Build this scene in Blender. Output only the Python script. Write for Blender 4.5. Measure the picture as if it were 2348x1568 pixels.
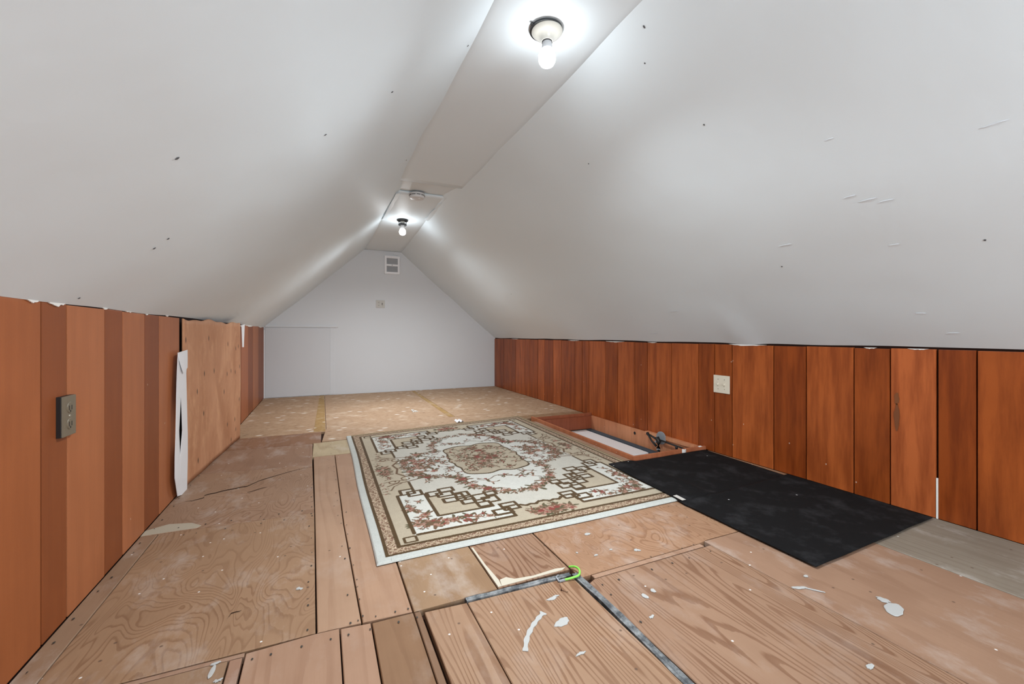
import bpy, bmesh, math, random
import numpy as np
from mathutils import Vector, noise

for o in list(bpy.data.objects):
    bpy.data.objects.remove(o)
SC = bpy.context.scene
COL = SC.collection
R = random.Random(7)

# ------------------------------------------------------------------ camera
cam = bpy.data.objects.new('camera', bpy.data.cameras.new('camera'))
COL.objects.link(cam)
cam.location = (0, 0, 0.75)
cam.rotation_euler = (math.radians(90), 0, -math.atan((1174 - 737) / 975))
cam.data.sensor_width = 36
cam.data.lens = 975 / 2348 * 36
cam.data.shift_y = -(784 - 766) / 2348
cam.data.clip_start = 0.01
SC.camera = cam

# ------------------------------------------------------------------ world, lights, exposure
wd = bpy.data.worlds.new('world'); SC.world = wd
wd.use_nodes = True
wd.node_tree.nodes['Background'].inputs[0].default_value = (0.8, 0.9, 1.0, 1)
wd.node_tree.nodes['Background'].inputs[1].default_value = 1.0
SC.view_settings.view_transform = 'Standard'
SC.view_settings.look = 'None'
SC.view_settings.gamma = 1
SC.view_settings.use_curve_mapping = False
SC.view_settings.exposure = 0.66

BULB_NEAR = 27.0          # glow of the bulb domes
BULB_FAR = 36.0
BEAM_NEAR = 80.0          # the light the LED bulbs throw downwards
BEAM_FAR = 88.0


def area(name, loc, target, sx, sy, power, col=(1, 1, 1)):
    l = bpy.data.lights.new(name, 'AREA'); l.shape = 'RECTANGLE'
    l.size = sx; l.size_y = sy; l.energy = power; l.color = col
    o = bpy.data.objects.new(name, l); COL.objects.link(o)
    o.location = loc
    o.rotation_euler = (Vector(target) - Vector(loc)).to_track_quat('-Z', 'Y').to_euler()
    return o


# added fill light behind the camera, tilted up towards the ceiling
area('rear_fill', (0.8, -1.58, 0.95), (0.8, 3.2, 2.0), 1.5, 1.2, 34, (0.90, 0.96, 1.0))

# ------------------------------------------------------------------ helpers


def lin(c):
    def f(v):
        v /= 255.0
        return v / 12.92 if v <= 0.04045 else ((v + 0.055) / 1.055) ** 2.4
    return tuple(f(v) for v in c)


def alb(c, k=1.25, grey=0.14):
    c = lin(c); g = 0.3 * c[0] + 0.55 * c[1] + 0.15 * c[2]
    return tuple(min(0.9, (v + (g - v) * grey) * k) for v in c) + (1,)


def new_obj(name, me, parent=None, mat=None, color=None, loc=None):
    o = bpy.data.objects.new(name, me)
    COL.objects.link(o)
    if loc is not None: o.location = loc
    if parent is not None: o.parent = parent
    if mat is not None and me is not None: me.materials.append(mat)
    if color is not None: o.color = color
    return o


def empty(name, loc=(0, 0, 0), rot=(0, 0, 0)):
    o = bpy.data.objects.new(name, None); COL.objects.link(o)
    o.location = loc; o.rotation_euler = rot; o.empty_display_size = 0.05
    return o


def tag(o, label, cat, group=None):
    o['label'] = label; o['category'] = cat
    if group: o['group'] = group
    return o


def structure(o):
    o['kind'] = 'structure'
    return o


def bm_mesh(bm, name, smooth=False):
    bmesh.ops.recalc_face_normals(bm, faces=bm.faces)
    me = bpy.data.meshes.new(name)
    bm.to_mesh(me); bm.free()
    if smooth:
        for p in me.polygons: p.use_smooth = True
    return me


def recenter(me):
    """moves the mesh so its box centre is the origin, returns that centre"""
    co = np.empty(len(me.vertices) * 3, 'f'); me.vertices.foreach_get('co', co)
    co = co.reshape(-1, 3); c = (co.min(0) + co.max(0)) / 2
    me.vertices.foreach_set('co', (co - c).ravel()); me.update()
    return Vector(c.tolist())


def add_box(bm, x0, x1, y0, y1, z0, z1, bev=0.0):
    r = bmesh.ops.create_cube(bm, size=1)
    for v in r['verts']:
        v.co = Vector(((x0 + x1) / 2 + v.co.x * (x1 - x0), (y0 + y1) / 2 + v.co.y * (y1 - y0), (z0 + z1) / 2 + v.co.z * (z1 - z0)))
    if bev > 0:
        es = list({e for v in r['verts'] for e in v.link_edges})
        bmesh.ops.bevel(bm, geom=es, offset=bev, segments=2, affect='EDGES', profile=0.7)


def box(name, x0, x1, y0, y1, z0, z1, mat, parent=None, bev=0.0015, color=None):
    bm = bmesh.new(); add_box(bm, x0, x1, y0, y1, z0, z1, bev)
    me = bm_mesh(bm, name); c = recenter(me)
    return new_obj(name, me, parent, mat, color, c)


def prism(name, poly, z0, z1, mat, parent=None, color=None, bev=0.0018):
    """upright prism over a floor polygon, its top edge eased"""
    n = len(poly)
    P = [Vector((p[0], p[1])) for p in poly]
    if sum(P[i].x * P[(i + 1) % n].y - P[(i + 1) % n].x * P[i].y for i in range(n)) < 0: P.reverse()
    ins = []
    for i in range(n):
        a = (P[i] - P[i - 1]).normalized(); b = (P[(i + 1) % n] - P[i]).normalized()
        na = Vector((-a.y, a.x)); nb = Vector((-b.y, b.x))
        m = (na + nb); m = m / max(0.3, m.length_squared) * 2
        ins.append(P[i] + m * bev)
    bm = bmesh.new()
    lo = [bm.verts.new((p.x, p.y, z0)) for p in P]
    mi = [bm.verts.new((p.x, p.y, z1 - bev)) for p in P]
    hi = [bm.verts.new((p.x, p.y, z1)) for p in ins]
    bm.faces.new(hi); bm.faces.new(lo[::-1])
    for i in range(n):
        j = (i + 1) % n
        bm.faces.new((lo[i], lo[j], mi[j], mi[i])); bm.faces.new((mi[i], mi[j], hi[j], hi[i]))
    me = bm_mesh(bm, name); c = recenter(me)
    return new_obj(name, me, parent, mat, color, c)


def lathe_bm(bm, prof, seg=32, M=None):
    """prof: list of (r, z); closed at the ends when r=0"""
    rings = []
    for r, z in prof:
        if r < 1e-6: rings.append([bm.verts.new((0, 0, z))])
        else: rings.append([bm.verts.new((r * math.cos(2 * math.pi * k / seg), r * math.sin(2 * math.pi * k / seg), z)) for k in range(seg)])
    for a, b in zip(rings, rings[1:]):
        for k in range(seg):
            l = (k + 1) % seg
            if len(a) == 1 and len(b) == 1: continue
            if len(a) == 1: bm.faces.new((a[0], b[k], b[l]))
            elif len(b) == 1: bm.faces.new((a[k], a[l], b[0]))
            else: bm.faces.new((a[k], a[l], b[l], b[k]))
    if M is not None:
        for rg in rings:
            for v in rg: v.co = M @ v.co


def lathe(name, prof, mat, parent=None, loc=(0, 0, 0), seg=32, rot=None):
    bm = bmesh.new(); lathe_bm(bm, prof, seg)
    o = new_obj(name, bm_mesh(bm, name, True), parent, mat, None, loc)
    if rot: o.rotation_euler = rot
    m = o.modifiers.new('edge', 'EDGE_SPLIT'); m.split_angle = math.radians(40)
    return o


def tube_bm(bm, pts, rad, seg=8):
    pts = [Vector(p) for p in pts]; rings = []
    for i, p in enumerate(pts):
        d = (pts[min(i + 1, len(pts) - 1)] - pts[max(i - 1, 0)]).normalized()
        u = d.cross(Vector((0, 0, 1)));
        if u.length < 0.05: u = d.cross(Vector((0, 1, 0)))
        u.normalize(); w = d.cross(u)
        r = rad[i] if isinstance(rad, (list, tuple)) else rad
        rings.append([bm.verts.new(p + (u * math.cos(2 * math.pi * k / seg) + w * math.sin(2 * math.pi * k / seg)) * r) for k in range(seg)])
    for a, b in zip(rings, rings[1:]):
        for k in range(seg):
            l = (k + 1) % seg; bm.faces.new((a[k], a[l], b[l], b[k]))
    bm.faces.new(rings[0][::-1]); bm.faces.new(rings[-1])


def tube(name, pts, rad, mat, parent=None, seg=8):
    bm = bmesh.new(); tube_bm(bm, pts, rad, seg)
    me = bm_mesh(bm, name, True); c = recenter(me)
    return new_obj(name, me, parent, mat, None, c)


def smooth_path(pts, n=6):
    P = [Vector(p) for p in pts]; out = []
    for i in range(len(P) - 1):
        p0 = P[max(i - 1, 0)]; p1 = P[i]; p2 = P[i + 1]; p3 = P[min(i + 2, len(P) - 1)]
        for k in range(n):
            t = k / n
            out.append(0.5 * ((2 * p1) + (p2 - p0) * t + (2 * p0 - 5 * p1 + 4 * p2 - p3) * t * t + (3 * p1 - p0 - 3 * p2 + p3) * t ** 3))
    out.append(P[-1]); return out


def grid_obj(name, nu, nv, f, mat, parent=None, thick=0.0, smooth=True, color=None, keep=None):
    """surface f(u, v) for u, v in 0..1; thick adds a solid back"""
    V = [f(i / nu, j / nv) for j in range(nv + 1) for i in range(nu + 1)]
    F = []
    for j in range(nv):
        for i in range(nu):
            if keep and not keep((i + .5) / nu, (j + .5) / nv): continue
            a = j * (nu + 1) + i
            F.append((a, a + 1, a + nu + 2, a + nu + 1))
    me = bpy.data.meshes.new(name); me.from_pydata([tuple(v) for v in V], [], F)
    if smooth:
        for p in me.polygons: p.use_smooth = True
    c = recenter(me)
    o = new_obj(name, me, parent, mat, color, c)
    if thick:
        m = o.modifiers.new('solid', 'SOLIDIFY'); m.thickness = thick; m.offset = -1
    return o


# ------------------------------------------------------------------ materials
class NT:
    def __init__(self, name, rough=0.6, spec=0.3):
        self.m = bpy.data.materials.new(name); self.m.use_nodes = True
        self.t = self.m.node_tree
        self.b = self.t.nodes['Principled BSDF']
        self.b.inputs['Roughness'].default_value = rough
        self.b.inputs['Specular IOR Level'].default_value = spec

    def n(self, typ, **kw):
        nd = self.t.nodes.new('ShaderNode' + typ)
        for k, v in kw.items():
            if k.startswith('_'): setattr(nd, k[1:], v)
            else:
                key = int(k[1:]) if k[0] == 'i' and k[1:].isdigit() else k.replace('__', ' ')
                s = nd.inputs[key]
                if isinstance(v, bpy.types.NodeSocket): self.t.links.new(v, s)
                else: s.default_value = v
        return nd

    def math(self, op, a, b=None, c=None, clamp=False):
        nd = self.n('Math', _operation=op, _use_clamp=clamp, i0=a)
        for i, v in ((1, b), (2, c)):
            if v is None: continue
            if isinstance(v, bpy.types.NodeSocket): self.t.links.new(v, nd.inputs[i])
            else: nd.inputs[i].default_value = v
        return nd.outputs[0]

    def mix(self, fac, a, b, mode='MIX'):
        nd = self.n('Mix', _data_type='RGBA', _blend_type=mode)
        for idx, v in ((0, fac), (6, a), (7, b)):
            s = nd.inputs[idx]
            if isinstance(v, bpy.types.NodeSocket): self.t.links.new(v, s)
            else: s.default_value = v
        return nd.outputs[2]

    def ramp(self, fac, stops, interp='LINEAR'):
        nd = self.n('ValToRGB'); self.t.links.new(fac, nd.inputs[0])
        cr = nd.color_ramp; cr.interpolation = interp
        while len(cr.elements) < len(stops): cr.elements.new(0.5)
        for e, (p, c) in zip(cr.elements, stops):
            e.position = p; e.color = (c, c, c, 1) if isinstance(c, (int, float)) else c
        return nd.outputs[0]

    def coords(self, scale=(1, 1, 1), kind='Object', rot=(0, 0, 0)):
        tc = self.n('TexCoord')
        mp = self.n('Mapping', Vector=tc.outputs[kind], Scale=scale, Rotation=rot)
        return mp.outputs[0]

    def vor(self, scale, sc=(1, 1, 1), wall=False):
        v = self.coords(sc)
        if wall:
            sp = self.n('SeparateXYZ', Vector=v)
            v = self.n('CombineXYZ', X=sp.outputs[1], Y=sp.outputs[2]).outputs[0]
        off = self.n('VectorMath', _operation='ADD', i0=v)
        self.t.links.new(self.math('MULTIPLY', self.rand(), 19.0), off.inputs[1])
        return self.n('TexVoronoi', _voronoi_dimensions='2D', Vector=off.outputs[0], Scale=scale, Randomness=1.0)

    def rand(self):
        return self.n('ObjectInfo').outputs['Random']

    def ocol(self):
        return self.n('ObjectInfo').outputs['Color']

    def noise(self, vec, scale, detail=3, w=None, rough=0.5, dist=0.0, out=0):
        nd = self.n('TexNoise', Vector=vec, Scale=scale, Detail=detail, Roughness=rough, Distortion=dist)
        if w is not None:
            nd.noise_dimensions = '4D'; self.t.links.new(w, nd.inputs['W'])
        return nd.outputs[out]

    def base(self, col):
        if isinstance(col, bpy.types.NodeSocket): self.t.links.new(col, self.b.inputs['Base Color'])
        else: self.b.inputs['Base Color'].default_value = col

    def bump(self, h, strength=0.2, dist=0.002):
        nd = self.n('Bump', Height=h, Strength=strength, Distance=dist)
        self.t.links.new(nd.outputs[0], self.b.inputs['Normal'])


def flat(name, c, rough=0.6, spec=0.3, k=1.25, metal=0.0):
    T = NT(name, rough, spec); T.base(alb(c, k)); T.b.inputs['Metallic'].default_value = metal
    return T.m


def wood(name, rings=14, stretch=0.16, line=0.5, dust=0.25, swirl=0.0, rough=0.62, freq=3.2, knots=0.0, flip=False, lw=0.16):
    """plain-sawn grain: contour lines of a stretched noise field; base colour = the object's colour"""
    T = NT(name, rough, 0.25)
    sc = (1, stretch, 1) if not flip else (stretch, 1, 1)
    v = T.coords(sc); vo = T.coords()
    w = T.math('MULTIPLY', T.rand(), 37.0)
    f = T.noise(v, freq, 1.5, w, 0.45, swirl)
    fine = T.noise(T.coords((150, 7, 30) if not flip else (7, 150, 30)), 1.0, 3, w)
    ph = T.math('ADD', T.math('MULTIPLY', f, rings), T.math('MULTIPLY', fine, 0.35))
    fr = T.math('FRACT', ph)
    band = T.ramp(fr, [(0.0, 0.0), (0.6, 0.12), (0.93 - lw * .5, 1.0), (0.97, 0.75), (1.0, 0.0)])
    patch = T.ramp(T.noise(vo, 2.3, 3, w), [(0.35, 0.25), (0.62, 1.0)])
    amt = T.math('MULTIPLY', T.math('MULTIPLY', band, patch), line)
    base = T.ocol()
    dark = T.mix(1.0, base, (0.56, 0.44, 0.36, 1), 'MULTIPLY')
    c = T.mix(amt, base, dark)
    c = T.mix(T.math('MULTIPLY', fine, 0.35), c, T.mix(1.0, c, (0.74, 0.66, 0.6, 1), 'MULTIPLY'))
    # blotches
    bl = T.noise(vo, 5.0, 5, w, 0.6)
    c = T.mix(T.ramp(bl, [(0.35, 0.35), (0.6, 0.0)]), c, T.mix(1.0, c, (0.72, 0.68, 0.66, 1), 'MULTIPLY'))
    # plaster dust in smears
    d = T.noise(T.coords((5, 3, 3)), 1.6, 6, w, 0.68)
    c = T.mix(T.math('MULTIPLY', T.ramp(d, [(0.52, 0.0), (0.72, 1.0)]), dust), c, (0.62, 0.58, 0.54, 1))
    if knots:
        vn = T.n('TexVoronoi', Vector=T.coords((4.2, 2.2, 1)), Scale=1.0, Randomness=1.0)
        kd = T.ramp(vn.outputs['Distance'], [(0.035, 1.0), (0.085, 0.0)])
        c = T.mix(T.math('MULTIPLY', kd, knots), c, (0.16, 0.085, 0.05, 1))
    # fine white and dark specks
    v2 = T.vor(26.0)
    sp = T.math('MULTIPLY', T.ramp(v2.outputs['Distance'], [(0.05, 1.0), (0.09, 0.0)]),
                T.math('GREATER_THAN', T.n('SeparateColor', Color=v2.outputs['Color']).outputs[0], 0.965))
    c = T.mix(sp, c, (0.75, 0.73, 0.7, 1))
    v3 = T.vor(17.0)
    sd = T.math('MULTIPLY', T.ramp(v3.outputs['Distance'], [(0.04, 0.8), (0.08, 0.0)]),
                T.math('GREATER_THAN', T.n('SeparateColor', Color=v3.outputs['Color']).outputs[1], 0.9))
    c = T.mix(sd, c, (0.10, 0.06, 0.04, 1))
    T.base(c)
    T.bump(T.math('SUBTRACT', T.math('MULTIPLY', fine, 0.6), amt), 0.25, 0.0012)
    return T.m


M_PLY = wood('plywood_swirl', rings=26, stretch=0.42, line=0.62, dust=0.3, swirl=1.3, freq=5.0, lw=0.22)
M_PLYX = wood('plywood_plain', rings=8, stretch=0.2, line=0.35, dust=0.35, freq=5)
M_FIR = wood('fir_plywood', rings=42, stretch=0.075, line=0.95, dust=0.15, freq=6.8, swirl=0.3, lw=0.4)
M_PINE = wood('pine_plank', rings=9, stretch=0.07, line=0.3, dust=0.12, freq=6, knots=0.0)
M_GREYPLY = wood('grey_plywood', rings=14, stretch=0.08, line=0.3, dust=0.5, freq=6)


def chipboard(name):
    T = NT(name, 0.7, 0.2)
    vo = T.coords()
    w = T.math('MULTIPLY', T.rand(), 21.0)
    n1 = T.noise(T.coords((1, 2.2, 1)), 30.0, 4, w, 0.65)
    n2 = T.noise(vo, 9.0, 5, w, 0.6)
    base = T.ocol()
    c = T.mix(T.ramp(n1, [(0.36, 0.55), (0.56, 0.0)]), base, T.mix(1.0, base, (0.62, 0.52, 0.43, 1), 'MULTIPLY'))
    c = T.mix(T.ramp(n2, [(0.52, 0.0), (0.7, 0.4)]), c, (0.66, 0.54, 0.42, 1))
    vo2 = T.vor(9.0, (1, 2.0, 1))
    pick = T.n('SeparateColor', Color=vo2.outputs['Color'])
    fl = T.math('MULTIPLY', T.ramp(vo2.outputs['Distance'], [(0.07, 1.0), (0.17, 0.0)]), T.math('GREATER_THAN', pick.outputs[0], 0.72))
    c = T.mix(T.math('MULTIPLY', fl, 0.8), c, (0.2, 0.11, 0.06, 1))
    v3 = T.vor(7.0, (1, 2.0, 1))
    pk = T.n('SeparateColor', Color=v3.outputs['Color'])
    wf = T.math('MULTIPLY', T.ramp(v3.outputs['Distance'], [(0.1, 1.0), (0.2, 0.0)]), T.math('GREATER_THAN', pk.outputs[1], 0.88))
    c = T.mix(T.math('MULTIPLY', wf, 0.75), c, (0.85, 0.82, 0.76, 1))
    T.base(c); T.bump(n1, 0.3, 0.0015)
    return T.m


M_OSB = chipboard('chipboard')


def panelling(name, stain=0.4, rough=0.42, low=0.35):
    """varnished veneer boards; base colour = the object's colour"""
    T = NT(name, rough, 0.35)
    w = T.math('MULTIPLY', T.rand(), 53.0)
    vo = T.coords()
    g = T.noise(T.coords((9, 9, 0.9)), 3.0, 5, w, 0.62)
    fine = T.noise(T.coords((160, 160, 5)), 1.0, 2, w)
    base = T.ocol()
    c = T.mix(T.ramp(g, [(0.38, stain), (0.6, 0.0)]), base, T.mix(1.0, base, (0.50, 0.40, 0.34, 1), 'MULTIPLY'))
    c = T.mix(T.ramp(T.noise(vo, 4.0, 4, w), [(0.5, 0.0), (0.72, 0.45)]), c, T.mix(1.0, c, (1.28, 1.32, 1.4, 1), 'MULTIPLY'))
    c = T.mix(T.math('MULTIPLY', fine, 0.3), c, T.mix(1.0, c, (0.8, 0.76, 0.72, 1), 'MULTIPLY'))
    grain = T.noise(vo, 260.0, 2)
    c = T.mix(T.math('MULTIPLY', grain, low), c, T.mix(1.0, c, (0.72, 0.7, 0.68, 1), 'MULTIPLY'))
    # scratches and plaster flecks
    v3 = T.vor(14.0, (1, 1, 0.7), True)
    pk = T.n('SeparateColor', Color=v3.outputs['Color'])
    sp = T.math('MULTIPLY', T.ramp(v3.outputs['Distance'], [(0.02, 0.6), (0.05, 0.0)]), T.math('GREATER_THAN', pk.outputs[0], 0.965))
    c = T.mix(sp, c, (0.75, 0.62, 0.5, 1))
    T.base(c); T.bump(fine, 0.08, 0.001)
    return T.m


M_BOARD = panelling('wall_panelling_left', 0.18, 0.5)
M_BOARD_R = panelling('wall_panelling_right', 0.75, 0.4)
M_TRIMWOOD = panelling('varnished_trim_wood', 0.4, 0.4)


def plaster(name, col, bumpy=0.12, marks=0.0, rough=0.55):
    T = NT(name, rough, 0.25)
    vo = T.coords()
    n1 = T.noise(vo, 1.2, 4)
    n2 = T.noise(vo, 35.0, 3)
    c = T.mix(T.ramp(n1, [(0.35, 0.18), (0.65, 0.0)]), col, tuple(v * 0.9 for v in col[:3]) + (1,))
    if marks:
        v3 = T.n('TexVoronoi', Vector=vo, Scale=3.4, Randomness=1.0)
        pk = T.n('SeparateColor', Color=v3.outputs['Color'])
        d = T.math('ADD', v3.outputs['Distance'], T.math('MULTIPLY', T.noise(vo, 60, 2), 0.012))
        sp = T.math('MULTIPLY', T.ramp(d, [(0.012, 1.0), (0.024, 0.0)]), T.math('GREATER_THAN', pk.outputs[0], 0.5))
        c = T.mix(T.math('MULTIPLY', sp, marks), c, (0.16, 0.16, 0.17, 1))
    T.base(c)
    sw = T.noise(T.coords((1.0, 6.0, 6.0)), 2.0, 4)
    T.bump(T.math('ADD', T.math('MULTIPLY', n2, 0.25), sw), bumpy, 0.006)
    return T.m


M_CEIL = plaster('white_ceiling_paint', (0.815, 0.90, 0.945, 1), 0.16, 0.0)
M_GABLE = plaster('white_wall_paint', (0.70, 0.72, 0.745, 1), 0.08, 0.6)
M_PATCHWALL = plaster('white_board_paint', (0.67, 0.685, 0.71, 1), 0.08, 0.8)
M_WHITE = flat('white_gloss', (246, 248, 252), 0.35, 0.5, 1.0)
M_TAPE = plaster('white_paper_tape', (0.86, 0.86, 0.88, 1), 0.1, 0.0)
M_DARKGAP = flat('dark_gap', (38, 20, 12), 0.9, 0.1, 1.0)
M_SUB = flat('dark_joist_wood', (52, 30, 20), 0.9, 0.1, 1.0)
M_IVORY = flat('ivory_plastic', (226, 218, 196), 0.35, 0.5, 1.0)
M_GREYPLATE = flat('pale_grey_plastic', (196, 192, 184), 0.4, 0.4, 1.0)
M_SLOT = flat('dark_slot', (60, 56, 50), 0.6, 0.3, 1.0)
M_BROWNMETAL = flat('bronze_brown_plastic', (112, 100, 80), 0.4, 0.5, 1.0)
M_BLACK = flat('black_metal', (16, 16, 17), 0.45, 0.5, 1.0)
M_PORC = flat('white_porcelain', (184, 181, 172), 0.22, 0.6, 1.0)
M_GALV = flat('galvanised_metal', (150, 156, 162), 0.55, 0.5, 1.0, 0.3)
M_FOAM = flat('blue_grey_foam_strip', (74, 82, 92), 0.8, 0.2, 1.0)
M_GREEN = flat('green_wire', (120, 220, 40), 0.45, 0.4, 1.0)
M_BRASS = flat('screw_metal', (176, 168, 150), 0.4, 0.5, 1.0, 0.6)
M_PAINT = flat('white_paint_splash', (178, 178, 175), 0.5, 0.3, 1.0)
M_CAULK = flat('white_caulk', (226, 224, 218), 0.6, 0.3, 1.05)
M_VENTGREY = flat('grey_vent_recess', (176, 177, 180), 0.6, 0.3, 1.0)
M_VENTWHITE = flat('white_vent_frame', (240, 240, 242), 0.4, 0.4, 1.0)
M_DETECTOR = flat('white_detector_plastic', (214, 214, 214), 0.4, 0.4, 1.0)


def emis(name, col, s):
    T = NT(name); T.base((0.9, 0.9, 0.9, 1))
    T.b.inputs['Emission Color'].default_value = col
    T.b.inputs['Emission Strength'].default_value = s
    return T.m


M_BULB_N = emis('lit_bulb_glass_near', (0.91, 0.965, 1.0, 1), BULB_NEAR)
M_BULB_F = emis('lit_bulb_glass_far', (0.91, 0.965, 1.0, 1), BULB_FAR)


def matmat():
    T = NT('black_rubber', 0.9, 0.12)
    vo = T.coords()
    n = T.noise(vo, 7.0, 6, None, 0.7)
    c = T.mix(T.ramp(n, [(0.5, 0.0), (0.78, 0.6)]), (0.0075, 0.0075, 0.008, 1), (0.05, 0.05, 0.053, 1))
    v3 = T.vor(24.0)
    pk = T.n('SeparateColor', Color=v3.outputs['Color'])
    sp = T.math('MULTIPLY', T.ramp(v3.outputs['Distance'], [(0.05, 1.0), (0.11, 0.0)]), T.math('GREATER_THAN', pk.outputs[0], 0.982))
    c = T.mix(sp, c, (0.6, 0.6, 0.6, 1))
    T.base(c); T.bump(T.noise(vo, 400, 2), 0.35, 0.001)
    return T.m


M_MAT = matmat()

# ------------------------------------------------------------------ room measures
XL, XR, YB, YF = -0.615, 2.285, 5.72, -1.6
ZL, ZR = 0.828, 0.693            # knee wall heights
HX0, HX1, HY0, HY1 = 1.688, 2.285, 2.005, 3.37     # hatch opening with its curb


def zleft(x): return 1.375 + 0.894 * x
def zright(x): return 2.641 - 0.853 * x


# ------------------------------------------------------------------ floor
floor = bmesh.new()
for a in ((XL - .1, HX0, YF, YB), (HX0, XR + .1, YF, HY0), (HX0, XR + .1, HY1, YB)):
    add_box(floor, a[0], a[1], a[2], a[3], -0.06, -0.019)
floor = structure(new_obj('floor', bm_mesh(floor, 'floor'), None, M_SUB))

TAN = (204, 160, 130)
C_PANEL = [
    # polygon, material, colour
    ([(-.6135, 3.595), (.032, 3.579), (.035, 5.712), (-.6135, 5.712)], M_OSB, (205, 168, 132)),
    ([(.0345, 3.70), (1.1095, 3.745), (1.1265, 5.712), (.0375, 5.712)], M_OSB, (206, 170, 136)),
    ([(1.1125, 3.748), (1.66, 3.748), (1.66, 3.533), (2.2845, 3.533), (2.2845, 5.712), (1.1295, 5.712)], M_OSB, (206, 170, 136)),
    ([(.0025, 3.262), (1.657, 3.262), (1.657, 3.744), (1.11, 3.742), (.0345, 3.697)], M_OSB, (208, 172, 138)),
    ([(1.661, 3.40), (2.2845, 3.40), (2.2845, 3.529), (1.661, 3.529)], M_PLYX, (192, 152, 112)),
    ([(-.6135, 3.245), (-.0035, 3.222), (-.001, 3.575), (-.6135, 3.591)], M_PLYX, (176, 128, 94)),
    ([(-.6135, 2.772), (-.048, 2.70), (-.055, 3.219), (-.6135, 3.241)], M_PLYX, (188, 146, 116)),
    ([(-.6135, 2.003), (-.0275, 1.976), (-.0475, 2.6965), (-.6135, 2.7685)], M_PLY, (196, 156, 124)),
    ([(-.6135, 1.19), (-.560, 1.19), (-.561, 1.997), (-.6135, 2.0)], M_PLYX, (188, 150, 118)),
    ([(-.5575, 1.183), (-.0135, 1.178), (-.0275, 1.972), (-.5575, 1.996)], M_PLY, (196, 155, 118)),
    ([(-.50, 1.166), (-.165, 1.162), (-.165, 1.174), (-.50, 1.179)], M_PLYX, (200, 160, 132)),
    ([(-.6135, 0.3), (-.197, 0.3), (-.197, 1.160), (-.6135, 1.164)], M_PLYX, (190, 153, 120)),
    ([(-.193, 0.3), (-.168, 0.3), (-.168, 1.158), (-.193, 1.159)], M_PLYX, (198, 154, 126)),
    ([(-.165, 0.3), (.041, 0.3), (.041, 1.170), (-.0135, 1.1735), (-.162, 1.168)], M_PINE, (208, 164, 132)),
    ([(.0445, 0.3), (.1185, 0.3), (.1165, 1.160), (.0445, 1.168)], M_PINE, (208, 164, 132)),
    ([(.1225, 0.3), (.2265, 0.3), (.2255, 1.156), (.1205, 1.158)], M_PINE, (170, 128, 92)),
    ([(.2285, 0.3), (.2485, 0.3), (.2445, 1.153), (.2285, 1.155)], M_PINE, (160, 122, 92)),
    ([(.256, 0.3), (.3725, 0.3), (.3705, 1.136), (.254, 1.144)], M_FIR, (222, 176, 138)),
    ([(.3755, 0.3), (.715, 0.3), (.708, 1.126), (.3735, 1.136)], M_FIR, (222, 176, 138)),
    ([(.738, 0.3), (1.269, 0.3), (1.2655, 1.0925), (.764, 1.0875), (.736, 1.074)], M_FIR, (214, 168, 134)),
    ([(.768, 1.0905), (1.238, 1.0965), (1.235, 1.115), (.768, 1.108)], M_PLYX, (206, 164, 134)),
    ([(1.2725, 0.3), (1.8165, 0.3), (1.818, 1.124), (1.2695, 1.124)], M_PLYX, (196, 154, 124)),
    ([(1.8205, 0.3), (2.2845, 0.3), (2.2845, 1.124), (1.822, 1.124)], M_GREYPLY, (176, 164, 146)),
    ([(.730, 1.166), (.730, 1.1125), (.77, 1.1125), (1.236, 1.1195), (1.29, 1.1285), (2.2845, 1.1275), (2.2845, 1.99), (.732, 1.99)], M_PLY, (202, 156, 120)),
    ([(-.0435, 2.868), (-.0245, 1.976), (-.0095, 1.1775), (.0945, 1.1725), (.0785, 1.81), (.0740, 2.862)], M_PINE, (214, 172, 138)),
    ([(.0775, 2.862), (.0820, 1.81), (.0985, 1.1720), (.2245, 1.1620), (.2245, 2.862)], M_PINE, (212, 168, 134)),
    ([(-.050, 2.873), (.40, 2.873), (.40, 3.258), (-.050, 3.226)], M_PLYX, (232, 210, 168)),
    ([(.2290, 1.159), (.4735, 1.161), (.4745, 1.99), (.2290, 1.99)], M_PLYX, (190, 152, 114)),
    ([(.4775, 1.163), (.7250, 1.166), (.7275, 1.99), (.4785, 1.99)], M_FIR, (212, 166, 132)),
    ([(.2285, 1.995), (1.684, 1.995), (1.684, 2.869), (.2285, 2.869)], M_PLYX, TAN),
    ([(.404, 2.873), (1.684, 2.873), (1.684, 3.258), (.404, 3.258)], M_PLYX, TAN),
]
for x0, x1, m, c in ((-.6135, -.2, M_PLYX, (190, 153, 120)), (-.197, .25, M_PINE, (204, 160, 130)), (.253, .735, M_FIR, (218, 172, 136)),
                     (.738, 1.269, M_FIR, (214, 168, 134)), (1.2725, 1.8165, M_PLYX, (196, 154, 124)), (1.8205, 2.2845, M_GREYPLY, (176, 164, 146))):
    C_PANEL.append(([(x0, YF + .01), (x1, YF + .01), (x1, .297), (x0, .297)], m, c))
for poly, m, c in C_PANEL:
    w = max(p[0] for p in poly) - min(p[0] for p in poly)
    prism('floor_plank' if w < 0.17 else 'floor_panel', poly, -0.019, R.uniform(-0.0012, 0.0), m, floor, alb(c, 0.48 if m is M_FIR else (0.70 if m is M_OSB else 0.62), 0.07))

for poly in ([(-.055, 3.60), (.028, 3.59), (.03, 5.70), (-.02, 5.70)], [(1.055, 3.75), (1.106, 3.75), (1.122, 5.70), (1.085, 5.70)]):
    prism('stained_strip', poly, -.001, .0005, M_OSB, floor, alb((186, 150, 98), .76, 0), .0002)

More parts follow.
